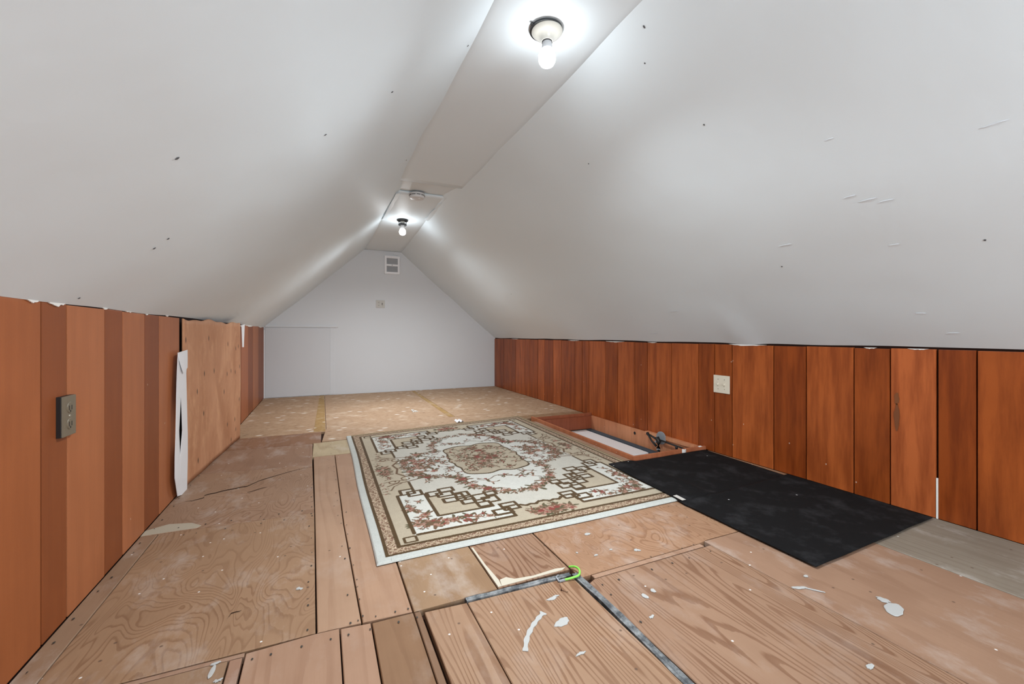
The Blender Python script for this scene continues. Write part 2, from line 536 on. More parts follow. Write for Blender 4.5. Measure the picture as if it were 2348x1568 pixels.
# nail heads: too small to pick apart
bm = bmesh.new()
rows = [((-.03, 1.2), (-.05, 2.8), 16), ((.07, 1.2), (.06, 2.8), 12), ((.105, 1.2), (.09, 1.9), 8), ((-.59, 1.3), (-.59, 2.7), 14),
        ((-.5, 1.95), (-.06, 1.94), 6), ((-.5, 2.03), (-.06, 2.01), 6), ((.76, 1.05), (1.24, 1.06), 6), ((.76, .5), (.76, 1.0), 4), ((.1, 1.18), (.22, 1.175), 4),
        ((-.15, 1.14), (.22, 1.13), 8)]
for a, b, n in rows:
    for k in range(n):
        t = (k + R.uniform(-.3, .3)) / max(1, n - 1)
        x = a[0] + (b[0] - a[0]) * t + R.uniform(-.006, .006); y = a[1] + (b[1] - a[1]) * t
        r = R.uniform(.0016, .003)
        vs = [bm.verts.new((x + r * math.cos(q * math.pi / 4), y + r * 1.6 * math.sin(q * math.pi / 4), 0.0012)) for q in range(8)]
        bm.faces.new(vs)
o = new_obj('nail_heads', bm_mesh(bm, 'nail_heads'), floor, M_SLOT); o['kind'] = 'stuff'


def splash(cx, cy, rx, ry, ang=0, seed=0, rag=0.25, z=0.0014):
    rr = random.Random(seed); bm = bmesh.new(); n = 26
    ph = [rr.uniform(0, 6.28) for _ in range(4)]
    out = []
    for k in range(n):
        a = 2 * math.pi * k / n
        f = 1 + rag * (0.5 * math.sin(2 * a + ph[0]) + 0.35 * math.sin(3 * a + ph[1]) + 0.3 * math.sin(7 * a + ph[2])) + rr.uniform(-.08, .08) * rag * 2
        x = rx * f * math.cos(a); y = ry * f * math.sin(a)
        out.append((cx + x * math.cos(ang) - y * math.sin(ang), cy + x * math.sin(ang) + y * math.cos(ang)))
    c = bm.verts.new((cx, cy, z + .0004)); vs = [bm.verts.new((p[0], p[1], z - .0012)) for p in out]
    vi = [bm.verts.new((cx + (p[0] - cx) * .93, cy + (p[1] - cy) * .93, z)) for p in out]
    for k in range(n):
        l = (k + 1) % n
        bm.faces.new((c, vi[k], vi[l])); bm.faces.new((vi[k], vs[k], vs[l], vi[l]))
    me = bm_mesh(bm, 'paint_splash'); cc = recenter(me)
    return new_obj('paint_splash', me, floor, M_PAINT, None, cc)


splash(.572, .957, .022, .014, .2, 1)
splash(.600, 1.055, .020, .006, .1, 2, .5)
splash(1.425, .632, .034, .021, .3, 3, .12)
splash(1.447, .667, .010, .017, .2, 13, .4)
splash(1.290, .800, .020, .007, -.4, 4, .3)
splash(1.318, .775, .028, .003, -.9, 14, .1)
splash(.845, .955, .008, .011, 0, 5); splash(.885, .966, .008, .008, 0, 6)
splash(.800, .878, .008, .005, .4, 7, .5); splash(1.37, .83, .007, .006, 0, 8); splash(1.13, .545, .012, .006, .2, 9)
splash(1.47, .915, .018, .005, -.3, 10); splash(1.0, 1.17, .009, .009, 0, 11, .5); splash(.555, .845, .012, .004, .2, 12, .5)
splash(-.22, 1.16, .010, .004, .1, 31); splash(-.06, 1.40, .008, .007, .3, 33, .6)
splash(.91, 1.34, .012, .008, .3, 34); splash(.85, 1.20, .008, .004, .3, 35)
splash(.92, 1.21, .005, .004, 0, 36); splash(.80, 1.24, .004, .004, 0, 37); splash(1.63, .88, .006, .004, 0, 38)
splash(-.222, 1.135, .005, .022, -.1, 39, .12); splash(-.235, 1.085, .010, .012, .4, 40, .8); splash(-.205, 1.10, .006, .005, .4, 41, .8); splash(-.21, 1.075, .008, .006, .4, 42, .8)
# the long curved paint stroke
pts = smooth_path([(.546, 1.010, 0), (.522, .995, 0), (.492, .972, 0), (.463, .942, 0), (.440, .905, 0)], 5)
bm = bmesh.new(); L_, R_ = [], []
for i, p in enumerate(pts):
    d = (pts[min(i + 1, len(pts) - 1)] - pts[max(i - 1, 0)]).normalized(); nrm = Vector((-d.y, d.x, 0))
    w = .0058 + .0015 * math.sin(i * 1.7) + (.003 if i < 2 else 0)
    L_.append(bm.verts.new((p + nrm * w) + Vector((0, 0, .0006)))); R_.append(bm.verts.new((p - nrm * w) + Vector((0, 0, .0006))))
    if i:
        bm.faces.new((L_[i - 1], L_[i], R_[i], R_[i - 1]))
me = bm_mesh(bm, 'paint_stroke'); cc = recenter(me)
o = new_obj('paint_stroke', me, floor, M_PAINT, None, cc)
m = o.modifiers.new('s', 'SOLIDIFY'); m.thickness = .0014; m.offset = 0

def crack(pts, w):
    bm = bmesh.new(); a, b = [], []
    P = [Vector((p[0], p[1], .0009)) for p in pts]; rr = random.Random(int(pts[0][1] * 1000))
    Q = []
    for i in range(len(P) - 1):
        for k in range(4): Q.append(P[i].lerp(P[i + 1], k / 4) + Vector((rr.uniform(-.002, .002), rr.uniform(-.004, .004), 0)))
    Q.append(P[-1])
    for i, p in enumerate(Q):
        k = w * math.sin(math.pi * (i + .4) / (len(Q) - .2)) + .0005
        a.append(bm.verts.new(p + Vector((0, k, 0)))); b.append(bm.verts.new(p - Vector((0, k, 0))))
        if i: bm.faces.new((a[i - 1], b[i - 1], b[i], a[i]))
    me = bm_mesh(bm, 'veneer_crack'); c = recenter(me)
    new_obj('veneer_crack', me, floor, M_DARKGAP, None, c)


crack([(-.557, 2.336), (-.531, 2.333), (-.493, 2.352), (-.495, 2.39), (-.418, 2.424), (-.335, 2.449), (-.293, 2.508), (-.18, 2.60), (-.06, 2.66)], .004)
crack([(-.321, 2.351), (-.244, 2.394)], .0025)
crack([(-.226, 1.329), (-.22, 1.348), (-.198, 1.354)], .0014)
crack([(.655, 1.108), (.640, 1.075), (.655, 1.062)], .0012)
prism('plaster_smear', [(-.612, 2.004), (-.612, 2.05), (-.549, 2.085), (-.47, 2.062), (-.43, 2.02), (-.44, 2.002), (-.526, 2.004)], -.001, .0006, flat('pale_plaster_smear', (176, 164, 142), .8, .2, 1.0), floor, None, .0002)
# filler smeared along the edges of the square panel by the rug
for poly in ([(.4785, 1.168), (.49, 1.168), (.494, 1.2), (.487, 1.30), (.486, 1.42), (.479, 1.42)],
             [(.49, 1.168), (.70, 1.169), (.715, 1.178), (.68, 1.184), (.60, 1.178), (.54, 1.186), (.52, 1.205), (.497, 1.20)]):
    prism('filler_smear', poly, -0.001, 0.0008, flat('pale_filler', (196, 186, 166), 0.8, 0.2, 1.0), floor, None, 0.0003)

# ------------------------------------------------------------------ knee walls
def knee_wall(name, side):
    bm = bmesh.new()
    if side < 0: add_box(bm, XL - .10, XL - .012, YF, YB, -.06, ZL + .05)
    else:
        add_box(bm, XR + .012, XR + .10, YF, YB, 0.0, ZR + .05)
        add_box(bm, XR + .03, XR + .10, YF, YB, -.3, 0.0)
    return structure(new_obj(name, bm_mesh(bm, name), None, M_DARKGAP))


wall_left = knee_wall('wall_left', -1)
wall_right = knee_wall('wall_right', 1)

LL, LD = (174, 106, 66), (138, 74, 37)
ly = [(-1.58, -1.2, LL), (-1.2, -.85, LD), (-.85, -.5, LL), (-.5, -.15, LD), (-.15, .25, LL), (.25, .5, LD), (.5, .85, LL), (.85, 1.05, LD), (1.05, 1.396, (160, 91, 50)), (1.396, 1.507, LD),
      (1.507, 1.722, LL), (1.722, 1.855, LD), (1.855, 2.049, LL), (2.049, 2.211, LD), (2.211, 2.484, LL),
      (3.72, 3.95, LL), (3.95, 4.189, LD), (4.189, 4.55, (168, 98, 58)), (4.55, 4.862, LD), (4.862, 5.242, (172, 104, 64)), (5.242, 5.715, (140, 76, 40))]
for y0, y1, c in ly:
    top = ZL - .001 + R.uniform(-.003, .003)
    box('panel_board', XL - .014, XL + R.uniform(0, .0015), y0 + .0028, y1 - .0028, 0.001, top, M_BOARD, wall_left, .0016, alb(c, 1.04, 0.0))

ry = [5.731, 5.515, 5.368, 5.137, 4.978, 4.709, 4.571, 4.364, 4.21, 4.009, 3.842, 3.575, 3.45, 3.336, 3.084, 2.916, 2.701, 2.555, 2.308, 2.07, 1.943, 1.817, 1.556, 1.383, 1.167, 1.027, 0.871, 0.756, .45, .2, -.1, -.4, -.75, -1.1, -1.4, -1.59]
ry[0] = 5.715
RLt, RD, RM = (162, 84, 38), (134, 63, 21), (148, 74, 29)
RS = (140, 68, 25)
rc = [RM, RD, RM, RS, RLt, RM, RS, RLt, RD, RLt, RS, RM, RS, RLt, RS, RLt, RS, RLt, RLt, RS, RM, RLt, RD, RLt, RS, (172, 92, 48), RD, RM, RS, RM, RD, RM, RS, RM, RD]
ROFF = 0.0
for i in range(len(ry) - 1):
    y1, y0 = ry[i], ry[i + 1]
    g = .0026
    gl = .004 if abs(y0 - .871) < .001 or abs(y0 - 3.45) < .001 else g
    gh = .004 if abs(y1 - .871) < .001 or abs(y1 - 3.45) < .001 else g
    box('panel_board', XR - R.uniform(0, .0015), XR + .014, y0 + gl, y1 - gh, 0.001, ZR - .007 + R.uniform(-.002, .002), M_BOARD_R, wall_right, .0016, alb(rc[i], 1.2, 0.0))
box('caulk_line', XR - .002, XR + .004, .8675, .8735, .0, .165, M_CAULK, wall_right, .001)
def dab(wall, x, y, z, ly_, lz, seed):
    rr = random.Random(seed); bm = bmesh.new(); n = 12
    top = [bm.verts.new((x, y + ly_ * (k / n - .5), z)) for k in range(n + 1)]
    bot = [bm.verts.new((x, y + ly_ * (k / n - .5), z - lz * math.sin(math.pi * (k + .3) / (n + .6)) * rr.uniform(.5, 1))) for k in range(n + 1)]
    for k in range(n): bm.faces.new((top[k], top[k + 1], bot[k + 1], bot[k]))
    me = bm_mesh(bm, 'plaster_dab'); c = recenter(me)
    o = new_obj('plaster_dab', me, wall, M_CAULK, None, c)
    m = o.modifiers.new('s', 'SOLIDIFY'); m.thickness = .003; m.offset = 0


for k, (y, w_, h_) in enumerate([(1.357, .05, .010), (1.455, .08, .013), (1.72, .03, .006), (1.90, .09, .007), (2.06, .06, .009), (2.3, .03, .006), (4.6, .5, .016), (5.4, .3, .014)]):
    dab(wall_left, XL + .003, y, ZL + .003, w_, h_, k)
for k, (y, w_, h_) in enumerate([(1.715, .24, .010), (1.10, .05, .008), (.93, .07, .006), (2.95, .25, .010), (2.5, .10, .007), (3.6, .2, .007), (5.0, .2, .006)]):
    dab(wall_right, XR - .003, y, ZR - .004, w_, h_, k + 30)
# brown drip stains with a dent on the boards
def stain(y, z, ry_, rz, seed, col, name='stain'):
    rr = random.Random(seed); bm = bmesh.new(); n = 20
    vs = []
    for k in range(n):
        a = 2 * math.pi * k / n; f = 1 + rr.uniform(-.15, .15)
        vs.append(bm.verts.new((XR - .0022, y + ry_ * f * math.cos(a), z + rz * f * math.sin(a))))
    bm.faces.new(vs)
    me = bm_mesh(bm, name); c = recenter(me)
    return new_obj(name, me, wall_right, flat(name + '_brown', col, .5, .3, 1.2), None, c)


stain(1.003, .47, .009, .026, 1, (118, 66, 28)); stain(1.003, .39, .010, .055, 2, (112, 62, 28))

# ------------------------------------------------------------------ gable wall
bm = bmesh.new()
prof = [(XL - .1, -.06), (XR + .1, -.06), (XR + .1, zright(XR) + .02), (.90, 2.03), (.55, 2.03), (XL - .1, zleft(XL) + .02)]
fr = [bm.verts.new((x, YB, z)) for x, z in prof]; bk = [bm.verts.new((x, YB + .08, z)) for x, z in prof]
bm.faces.new(fr); bm.faces.new(bk[::-1])
for i in range(len(prof)): bm.faces.new((fr[i], fr[i - 1], bk[i - 1], bk[i]))
wall_back = structure(new_obj('wall_back', bm_mesh(bm, 'wall_back'), None, M_GABLE))
box('access_panel', -.600, .096, YB - .007, YB + .002, .004, .822, M_PATCHWALL, wall_back, .003)
box('tape_strip', .098, .150, YB - .0035, YB + .002, .004, .835, M_GABLE, wall_back, .0015)
box('ledge_strip', -.60, .165, YB - .012, YB + .002, .832, .852, M_GABLE, wall_back, .004)
grid_obj('plaster_lump', 6, 3, lambda u, v: (.09 + .10 * u, YB - .002 - .014 * math.sin(math.pi * u) * math.sin(math.pi * v) * (1 + .4 * math.sin(9 * u)), .828 + .034 * v), M_GABLE, wall_back)
box('corner_bead', XL - .002, XL + .012, YB - .010, YB, .0, .80, M_TAPE, wall_back, .002)

# rear gable behind the camera; its window is invented to go with the fill
bm = bmesh.new()
for a in ((XL - .1, .05, -.02, 1.93), (1.55, XR + .1, -.02, 1.93), (.05, 1.55, -.02, .35), (.05, 1.55, 1.55, 1.93)):
    add_box(bm, a[0], a[1], YF - .10, YF - .02, a[2], a[3])
structure(new_obj('wall_rear', bm_mesh(bm, 'wall_rear'), None, M_GABLE))
wf = bmesh.new()
for a in ((.05, .09, .35, 1.55), (1.51, 1.55, .35, 1.55), (.05, 1.55, .35, .39), (.05, 1.55, 1.51, 1.55), (.78, .82, .39, 1.51)):
    add_box(wf, a[0], a[1], YF - .09, YF - .04, a[2], a[3])
structure(new_obj('added_window', bm_mesh(wf, 'added_window'), None, M_WHITE))

# ------------------------------------------------------------------ ceiling
ceiling = structure(empty('ceiling'))


def wob(a, b, s):
    return noise.noise(Vector((a * 1.3, b * 1.1, s))) * .010 + noise.noise(Vector((a * 4.1, b * 3.3, s + 9))) * .003


def left_slope(u, v):
    x0, x1 = XL + .002, .625
    x = x0 + (x1 - x0) * u; y = YF - .05 + (YB + .09 - YF) * v
    k = min(1, u * 5)
    d = wob(x * 2, y, 3.1) * k + (1 - k) * .006 * noise.noise(Vector((0, y * 3.0, 4.4)))
    return (x - .66 * d, y, zleft(x) + .75 * d + .003)


def right_slope(u, v):
    x1, x0 = XR - .002, .825
    x = x0 + (x1 - x0) * u; y = YF - .05 + (YB + .09 - YF) * v
    k = min(1, (1 - u) * 5)
    d = wob(x * 2, y, 8.7) * k + (1 - k) * .006 * noise.noise(Vector((0, y * 3.0, 7.4)))
    d -= (1 - k) * .013 * math.exp(-((y - 1.72) / .10) ** 2)
    return (x + .65 * d, y, zright(x) + .76 * d + .003)


grid_obj('sloped_panel', 30, 170, left_slope, M_CEIL, ceiling, 0.0)
grid_obj('sloped_panel', 30, 170, right_slope, M_CEIL, ceiling, 0.0)
# tops of both slopes closed off above the ridge strips
box('ridge_cap', 0.5, .95, YF - .05, YB + .05, 1.925, 1.945, M_CEIL, ceiling)


def strip(name, y0, y1, z0, z1, x0, x1, n):
    grid_obj(name, 8, n, lambda u, v: (x0 + (x1 - x0) * u, y0 + (y1 - y0) * v + (.004 * math.sin(u * 7) if 0 < v < 1 else 0),
             z0 + (z1 - z0) * v + .5 * wob(u * .5, y0 + (y1 - y0) * v, 5.5)), M_CEIL, ceiling, -.012)


strip('ridge_panel', YF, 3.045, 1.830, 1.832, .47, .99, 70)
strip('ridge_panel', 3.385, YB, 1.862, 1.829, .49, .97, 40)
grid_obj('joint_patch', 6, 6, lambda u, v: (.48 + .5 * u, 3.0 + .42 * v, 1.846 + .032 * v), M_CEIL, ceiling, -.004)
# nail pops and dents along the rafters, small scuffs
def on_slope(x, y, left):
    f = left_slope if left else right_slope
    x0, x1 = (XL + .002, .625) if left else (.825, XR - .002)
    u, v = (x - x0) / (x1 - x0), (y - YF + .05) / (YB + .09 - YF)
    p = Vector(f(u, v)); a = Vector(f(u + .01, v)) - p; b = Vector(f(u, v + .003)) - p
    n = a.cross(b).normalized()
    if n.z > 0: n = -n
    return p, n, a.normalized(), b.normalized()


def mark(name, x, y, left, rx, ry, mat, seed, lift=.0012):
    rr = random.Random(seed); p, n, a, b = on_slope(x, y, left)
    bm = bmesh.new(); k = 10
    o_ = [bm.verts.new(a * rx * math.cos(2 * math.pi * i / k) * rr.uniform(.7, 1.2) + b * ry * math.sin(2 * math.pi * i / k) * rr.uniform(.7, 1.2)) for i in range(k)]
    i_ = [bm.verts.new(v.co * .7 + n * lift) for v in o_]
    bm.faces.new(i_)
    for i in range(k): bm.faces.new((o_[i], o_[(i + 1) % k], i_[(i + 1) % k], i_[i]))
    return new_obj(name, bm_mesh(bm, name), ceiling, mat, None, p + n * .0006)


M_NICK = flat('dark_nail_dent', (92, 92, 94), .7, .2, 1.0)
M_LIGHTSCUFF = flat('pale_scuffed_plaster', (220, 229, 236), .5, .3, 1.0)
for i, (x, y) in enumerate([(-.282, 1.111), (.222, 1.494), (.013, 1.493), (.489, 1.495), (-.43, 1.50), (-.593, 1.512), (.468, 2.599), (-.398, 1.495)]):
    mark('nail_dent', x, y, True, .0048 if i != 5 else .003, .0035, M_NICK, i)
for i, (x, y) in enumerate([(.998, 1.129), (1.069, 1.205), (1.304, 1.156), (1.22, 1.784), (1.743, 3.899), (1.868, 1.234), (1.879, .604)]):
    mark('nail_dent', x, y, False, .006 if i == 0 else .0036, .0035, M_NICK, i + 20)
for i, (x, y, rx, ry) in enumerate([(2.215, .80, .004, .020), (2.125, .86, .003, .018), (2.05, 2.05, .004, .05), (1.585, .492, .003, .03), (1.684, .819, .003, .03),
                                    (1.70, .775, .003, .024), (1.66, .86, .003, .02), (1.488, .831, .003, .014), (1.848, .82, .002, .02), (1.778, 1.161, .002, .03), (2.21, 2.4, .003, .05)]):
    mark('plaster_scuff', x, y, False, rx, ry, M_LIGHTSCUFF, i + 50, .0012)
# torn tape along the far ridge edge and the fold on the left slope
def tape_edge(pts, w, name):
    P = [Vector(p) for p in pts]; rr = random.Random(len(pts))
    bm = bmesh.new(); a = []; b = []
    for i, p in enumerate(P):
        j = rr.uniform(-.006, .006)
        a.append(bm.verts.new(p)); b.append(bm.verts.new(p + Vector(w) + Vector((j, 0, -abs(j) * .5))))
        if i: bm.faces.new((a[i - 1], a[i], b[i], b[i - 1]))
    me = bm_mesh(bm, name); c = recenter(me)
    o = new_obj(name, me, ceiling, M_CEIL, None, c)
    m = o.modifiers.new('s', 'SOLIDIFY'); m.thickness = .0016


def ridge_edge_l(y): return (.508 + .01 * noise.noise(Vector((y * 2, 1, 1))), y, 1.825)


tape_edge([(.955 - .003 * k % 2, 3.36 + .1 * k, 1.842 - .0006 * k) for k in range(8)], (-.035, 0, .012), 'tape_edge')
tape_edge([(.525, 3.36 + .12 * k, 1.834) for k in range(8)], (.03, 0, .008), 'tape_edge')

# ------------------------------------------------------------------ floor hatch with ladder door
hatch = tag(empty('attic_hatch', (2.0, 2.68, 0)), 'open floor hatch with orange wooden curb and white door below, beside right wall', 'hatch')
HI = Vector((-2.0, -2.68, 0))


def hbox(name, *a, mat=M_TRIMWOOD, bev=.0015, col=(178, 104, 60), parent=None):
    o = box(name, *a, mat, None, bev, alb(col, 1.2) if col else None)
    o.parent = parent or hatch
    o.location += HI
    if parent: o.location -= parent.location
    return o


ZT = .022
hbox('curb_board', 1.690, 1.708, 2.026, 3.36, -.15, ZT)
hbox('curb_board', 1.690, 2.283, 2.008, 2.0255, -.15, ZT, col=(172, 98, 56))
hbox('curb_board', 1.708, 2.283, 3.292, 3.312, -.15, ZT, col=(150, 78, 42))
hbox('curb_ledge', 1.708, 2.283, 3.276, 3.292, -.15, ZT - .025, col=(142, 70, 36))
hbox('liner_board', 2.268, 2.284, 2.026, 2.905, -.15, .001, col=(202, 130, 82))
hbox('liner_board', 2.268, 2.284, 2.908, 3.276, -.15, .001, col=(192, 120, 76))
hbox('liner_ledge', 2.255, 2.284, 2.026, 2.55, -.012, .012, col=(206, 136, 88))
door = hbox('hatch_door', 1.709, 2.200, 2.45, 3.275, -.146, -.122, mat=M_WHITE, col=None, bev=.003)
hbox('ceiling_below', 1.700, 2.283, 2.02, 3.30, -.165, -.147, mat=M_WHITE, col=None)
hbox('foam_seal', 2.215, 2.267, 2.03, 3.275, -.146, -.118, mat=M_FOAM, col=None, bev=.004)
hbox('foam_seal', 1.709, 2.267, 3.262, 3.276, -.146, -.116, mat=M_SLOT, col=None, bev=.003)


def hpart(o):
    o.parent = hatch; o.location += HI
    return o


def hdisc(name, x, y, z, r, th, mat):
    bm = bmesh.new()
    lathe_bm(bm, [(0, 0), (r * .93, 0), (r, -.001), (r, -th), (0, -th)], 28)
    o = new_obj(name, bm_mesh(bm, name), None, mat, None, (x, y, z)); o.rotation_euler = (0, math.radians(-90), 0)
    return hpart(o)


hdisc('bolt_hole', 2.2675, 2.68, -.035, .013, .004, M_BLACK)
# black spring arm: bracket triangle, pivot, long rod, piston
XA = 2.225
hdisc('pivot_plate', 2.252, 2.38, -.005, .046, .008, M_GALV)
hpart(tube('hinge_bar', [(XA - .015, 2.470, .012), (XA, 2.40, -.012), (XA, 2.37, -.02)], [.006, .008, .010], M_BLACK))
hpart(tube('hinge_bar', [(XA - .015, 2.470, .012), (XA - .01, 2.43, -.035), (XA, 2.395, -.065)], [.007, .007, .009], M_BLACK))
hdisc('hinge_eye', XA - .020, 2.470, .012, .011, .012, M_BLACK)
hpart(tube('hinge_head', [(XA, 2.385, .005), (XA, 2.372, -.03), (XA, 2.375, -.075)], [.012, .019, .015], M_BLACK, None, 10))
hpart(tube('spring_rod', [(XA, 2.38, -.012), (XA + .01, 2.20, -.022), (XA + .01, 2.04, -.030)], .0065, M_BLACK))
hpart(tube('rod_clip', [(XA + .005, 2.212, -.020), (XA + .005, 2.205, -.042)], .009, M_BLACK))
hpart(tube('gas_piston', [(XA, 2.376, -.072), (XA - .03, 2.33, -.17)], .011, M_BLACK, None, 12))
hpart(tube('piston_collar', [(XA - .001, 2.374, -.078), (XA - .004, 2.369, -.090)], .0125, M_GALV, None, 12))
hdisc('pivot_bolt', XA - .022, 2.385, -.028, .006, .006, M_GALV)
for (x, y, sx, sy, s) in ((2.075, 2.006, .020, .004, 3),):
    o = grid_obj('plaster_dab', 6, 4, lambda u, v: (x + .035 * u, y + .002 - .006 * math.sin(math.pi * u), -.001 + .024 * v + .002 * math.sin(11 * u)), M_CAULK, None, .002)
    hpart(o)
o = grid_obj('plaster_dab', 5, 4, lambda u, v: (2.225 + .03 * u, 2.008 + .017 * v, ZT + .006 * math.sin(math.pi * u) * math.sin(math.pi * v)), M_CAULK, None, .002)
hpart(o)

# ------------------------------------------------------------------ rug
RW, RL = 1.46, 1.95
RFL, RBL, RBR, RFR = (np.array(p) for p in ((.160, 1.429), (.168, 3.32), (1.64, 3.505), (1.625, 1.435)))


def make_rug():
    nx, ny = 584, 780
    s = np.linspace(0, RW, nx); t = np.linspace(0, RL, ny)
    S, T = np.meshgrid(s, t)
    rr = random.Random(11)
    C = np.zeros((ny, nx, 3), 'f')
    A = np.minimum(S, RW - S); B = np.minimum(T, RL - T)
    def c_(r, g, b): return np.array(lin((r, g, b)), 'f') * 1.2
    BEIGE, FIELD, WHITE, BIND, OLIVE = c_(156, 145, 126), c_(168, 164, 154), c_(178, 177, 170), c_(167, 169, 164), c_(68, 50, 26)
    PINK, RED, BROWN, GREEN = c_(142, 108, 93), c_(112, 52, 45), c_(92, 70, 50), c_(74, 68, 46)
    C[:] = BEIGE
    # inner light field: inside the frame with the corner meanders cut out
    a1, b1 = .155, .155
    inn = (A > .235) & (B > .235)
    C[inn] = FIELD
    corner = (A > .155) & (B > .15) & (A < .60) & (B < .62)
    wl = corner & ((A < .275) | (B < .28)) & (B < .58) & (A < .56)
    C[wl] = WHITE
    tri = (A > .275) & (B > .28) & ((A - .275) / .24 + (B - .28) / .26 < 1.0)
    C[tri] = BEIGE
    cx, cy = RW / 2, RL / 2
    X, Y = S - cx, T - cy
    th = np.arctan2(Y, X); rad = np.hypot(X, Y)
    def quat(th):
        e = np.abs(np.cos(2 * th)) ** .85
        end = .47 + .11 * np.sin(th) ** 2
        return .335 + (end - .335) * e
    C[rad < quat(th)] = WHITE
    med = (np.abs(X) / .205) ** 4 + (np.abs(Y) / .285) ** 4 - .16 * np.cos(6 * th) - .10 * np.cos(14 * th)
    C[med < 1] = BEIGE * .97
    pres = np.zeros((ny, nx), bool)

    def win(x0, x1, y0, y1):
        i0 = max(0, int(x0 / RW * (nx - 1))); i1 = min(nx, int(x1 / RW * (nx - 1)) + 2)
        j0 = max(0, int(y0 / RL * (ny - 1))); j1 = min(ny, int(y1 / RL * (ny - 1)) + 2)
        return slice(j0, j1), slice(i0, i1)

    def seg(p, q, w, col):
        (x0, y0), (x1, y1) = p, q
        j, i = win(min(x0, x1) - w, max(x0, x1) + w, min(y0, y1) - w, max(y0, y1) + w)
        sx, sy = S[j, i], T[j, i]
        d = (x1 - x0) ** 2 + (y1 - y0) ** 2 + 1e-12
        k = np.clip(((sx - x0) * (x1 - x0) + (sy - y0) * (y1 - y0)) / d, 0, 1)
        m = np.hypot(sx - x0 - k * (x1 - x0), sy - y0 - k * (y1 - y0)) < w / 2
        C[j, i][m] = col

    def disc(x, y, rx, ry, ang, col):
        r = max(rx, ry)
        j, i = win(x - r, x + r, y - r, y + r)
        dx, dy = S[j, i] - x, T[j, i] - y
        u = dx * math.cos(ang) + dy * math.sin(ang); v = -dx * math.sin(ang) + dy * math.cos(ang)
        m = (u / rx) ** 2 + (v / ry) ** 2 < 1
        C[j, i][m] = col

    def flower(x, y, r, col=None):
        col = PINK if col is None else col
        for k in range(rr.randint(3, 5)):
            a = rr.uniform(0, 6.28); disc(x + 1.3 * r * math.cos(a), y + 1.3 * r * math.sin(a), r * .95, r * .3, a, GREEN if rr.random() < .5 else BROWN)
        for k in range(5):
            a = k * 1.257 + rr.random(); disc(x + r * .55 * math.cos(a), y + r * .55 * math.sin(a), r * .5, r * .42, a, col)
            seg((x + r * .2 * math.cos(a), y + r * .2 * math.sin(a)), (x + r * .9 * math.cos(a + .5), y + r * .9 * math.sin(a + .5)), .004, BROWN)
        disc(x, y, r * .36, r * .36, 0, RED if rr.random() < .6 else BROWN)

    def sprig(x, y, r, dens=5):
        for k in range(dens):
            a = rr.uniform(0, 6.28); l = r * rr.uniform(.5, 1.2)
            x1, y1 = x + l * math.cos(a), y + l * math.sin(a)
            seg((x, y), (x1, y1), .0042, BROWN)
            disc(x1, y1, r * .38, r * .15, a + rr.uniform(-.6, .6), BROWN if rr.random() < .7 else GREEN)
        disc(x, y, r * .28, r * .24, rr.random(), PINK if rr.random() < .6 else RED)

    OW = .0155
    maps = [lambda p: p, lambda p: (RW - p[0], p[1]), lambda p: (p[0], RL - p[1]), lambda p: (RW - p[0], RL - p[1])]
    # medallion outline
    C[(med > .92) & (med < 1.12)] = OLIVE
    # wreath of roses
    n = 120
    for k in range(n):
        a = 2 * math.pi * k / n
        r = float(quat(np.array(a))) + rr.uniform(-.012, .012)
        x, y = cx + r * math.cos(a), cy + r * math.sin(a)
        q = rr.random()
        if q < .30: flower(x, y, rr.uniform(.018, .028), PINK if rr.random() < .65 else RED)
        else: sprig(x, y, rr.uniform(.022, .034), 6)
        sprig(x + rr.uniform(-.025, .025), y + rr.uniform(-.03, .03), .02, 4)
    # side lobes are denser with buds
    for sg in (-1, 1):
        for k in range(34):
            x, y = cx + sg * rr.uniform(.27, .46), cy + rr.gauss(0, .10)
            (flower if rr.random() < .4 else sprig)(x, y, rr.uniform(.018, .028))
        for k in range(26):
            sprig(cx + sg * rr.uniform(.20, .33), cy + rr.gauss(0, .12), .024, 4)
    # sprays in the white part above and below the medallion
    for sg in (-1, 1):
        for k in range(9):
            sprig(cx + rr.uniform(-.16, .16), cy + sg * rr.uniform(.33, .45), .032, 4)
        pts = [(cx - .17 + .034 * k, cy + sg * (.36 + .025 * math.sin(k * 1.3))) for k in range(11)]
        for p, q in zip(pts, pts[1:]): seg(p, q, .006, BROWN)
    # medallion filling
    for k in range(100):
        x, y = cx + rr.uniform(-.165, .165), cy + rr.uniform(-.24, .24)
        sprig(x, y, rr.uniform(.02, .034), 5)
    for k in range(8):
        flower(cx + rr.gauss(0, .06), cy + rr.gauss(0, .07), .023, PINK if rr.random() < .5 else RED)
    # frames, meanders, corner flowers, four times
    def rect(mp, x0, y0, x1, y1, w=OW, fill=None):
        P = [mp(p) for p in ((x0, y0), (x1, y0), (x1, y1), (x0, y1))]
        if fill is not None:
            xs = sorted(p[0] for p in P); ys = sorted(p[1] for p in P)
            j, i = win(xs[0], xs[-1], ys[0], ys[-1]); C[j, i] = fill
        for k in range(4): seg(P[k], P[(k + 1) % 4], w, OLIVE)

    for mp in maps:
        def ln(*pts, w=OW, col=OLIVE):
            for p, q in zip(pts, pts[1:]): seg(mp(p), mp(q), w, col)
        for k in range(19):
            f = k / 18
            q = mp((.205 + rr.uniform(-.03, .035), .20 + .30 * f))
            (flower if rr.random() < .45 else sprig)(q[0], q[1], rr.uniform(.014, .026) * (1.1 - .5 * f))
            q = mp((.20 + .28 * f, .205 + rr.uniform(-.03, .035)))
            if rr.random() < .45: flower(q[0], q[1], rr.uniform(.014, .026) * (1.15 - .4 * f), RED if rr.random() < .5 else PINK)
            else: sprig(q[0], q[1], rr.uniform(.014, .024) * (1.1 - .3 * f))
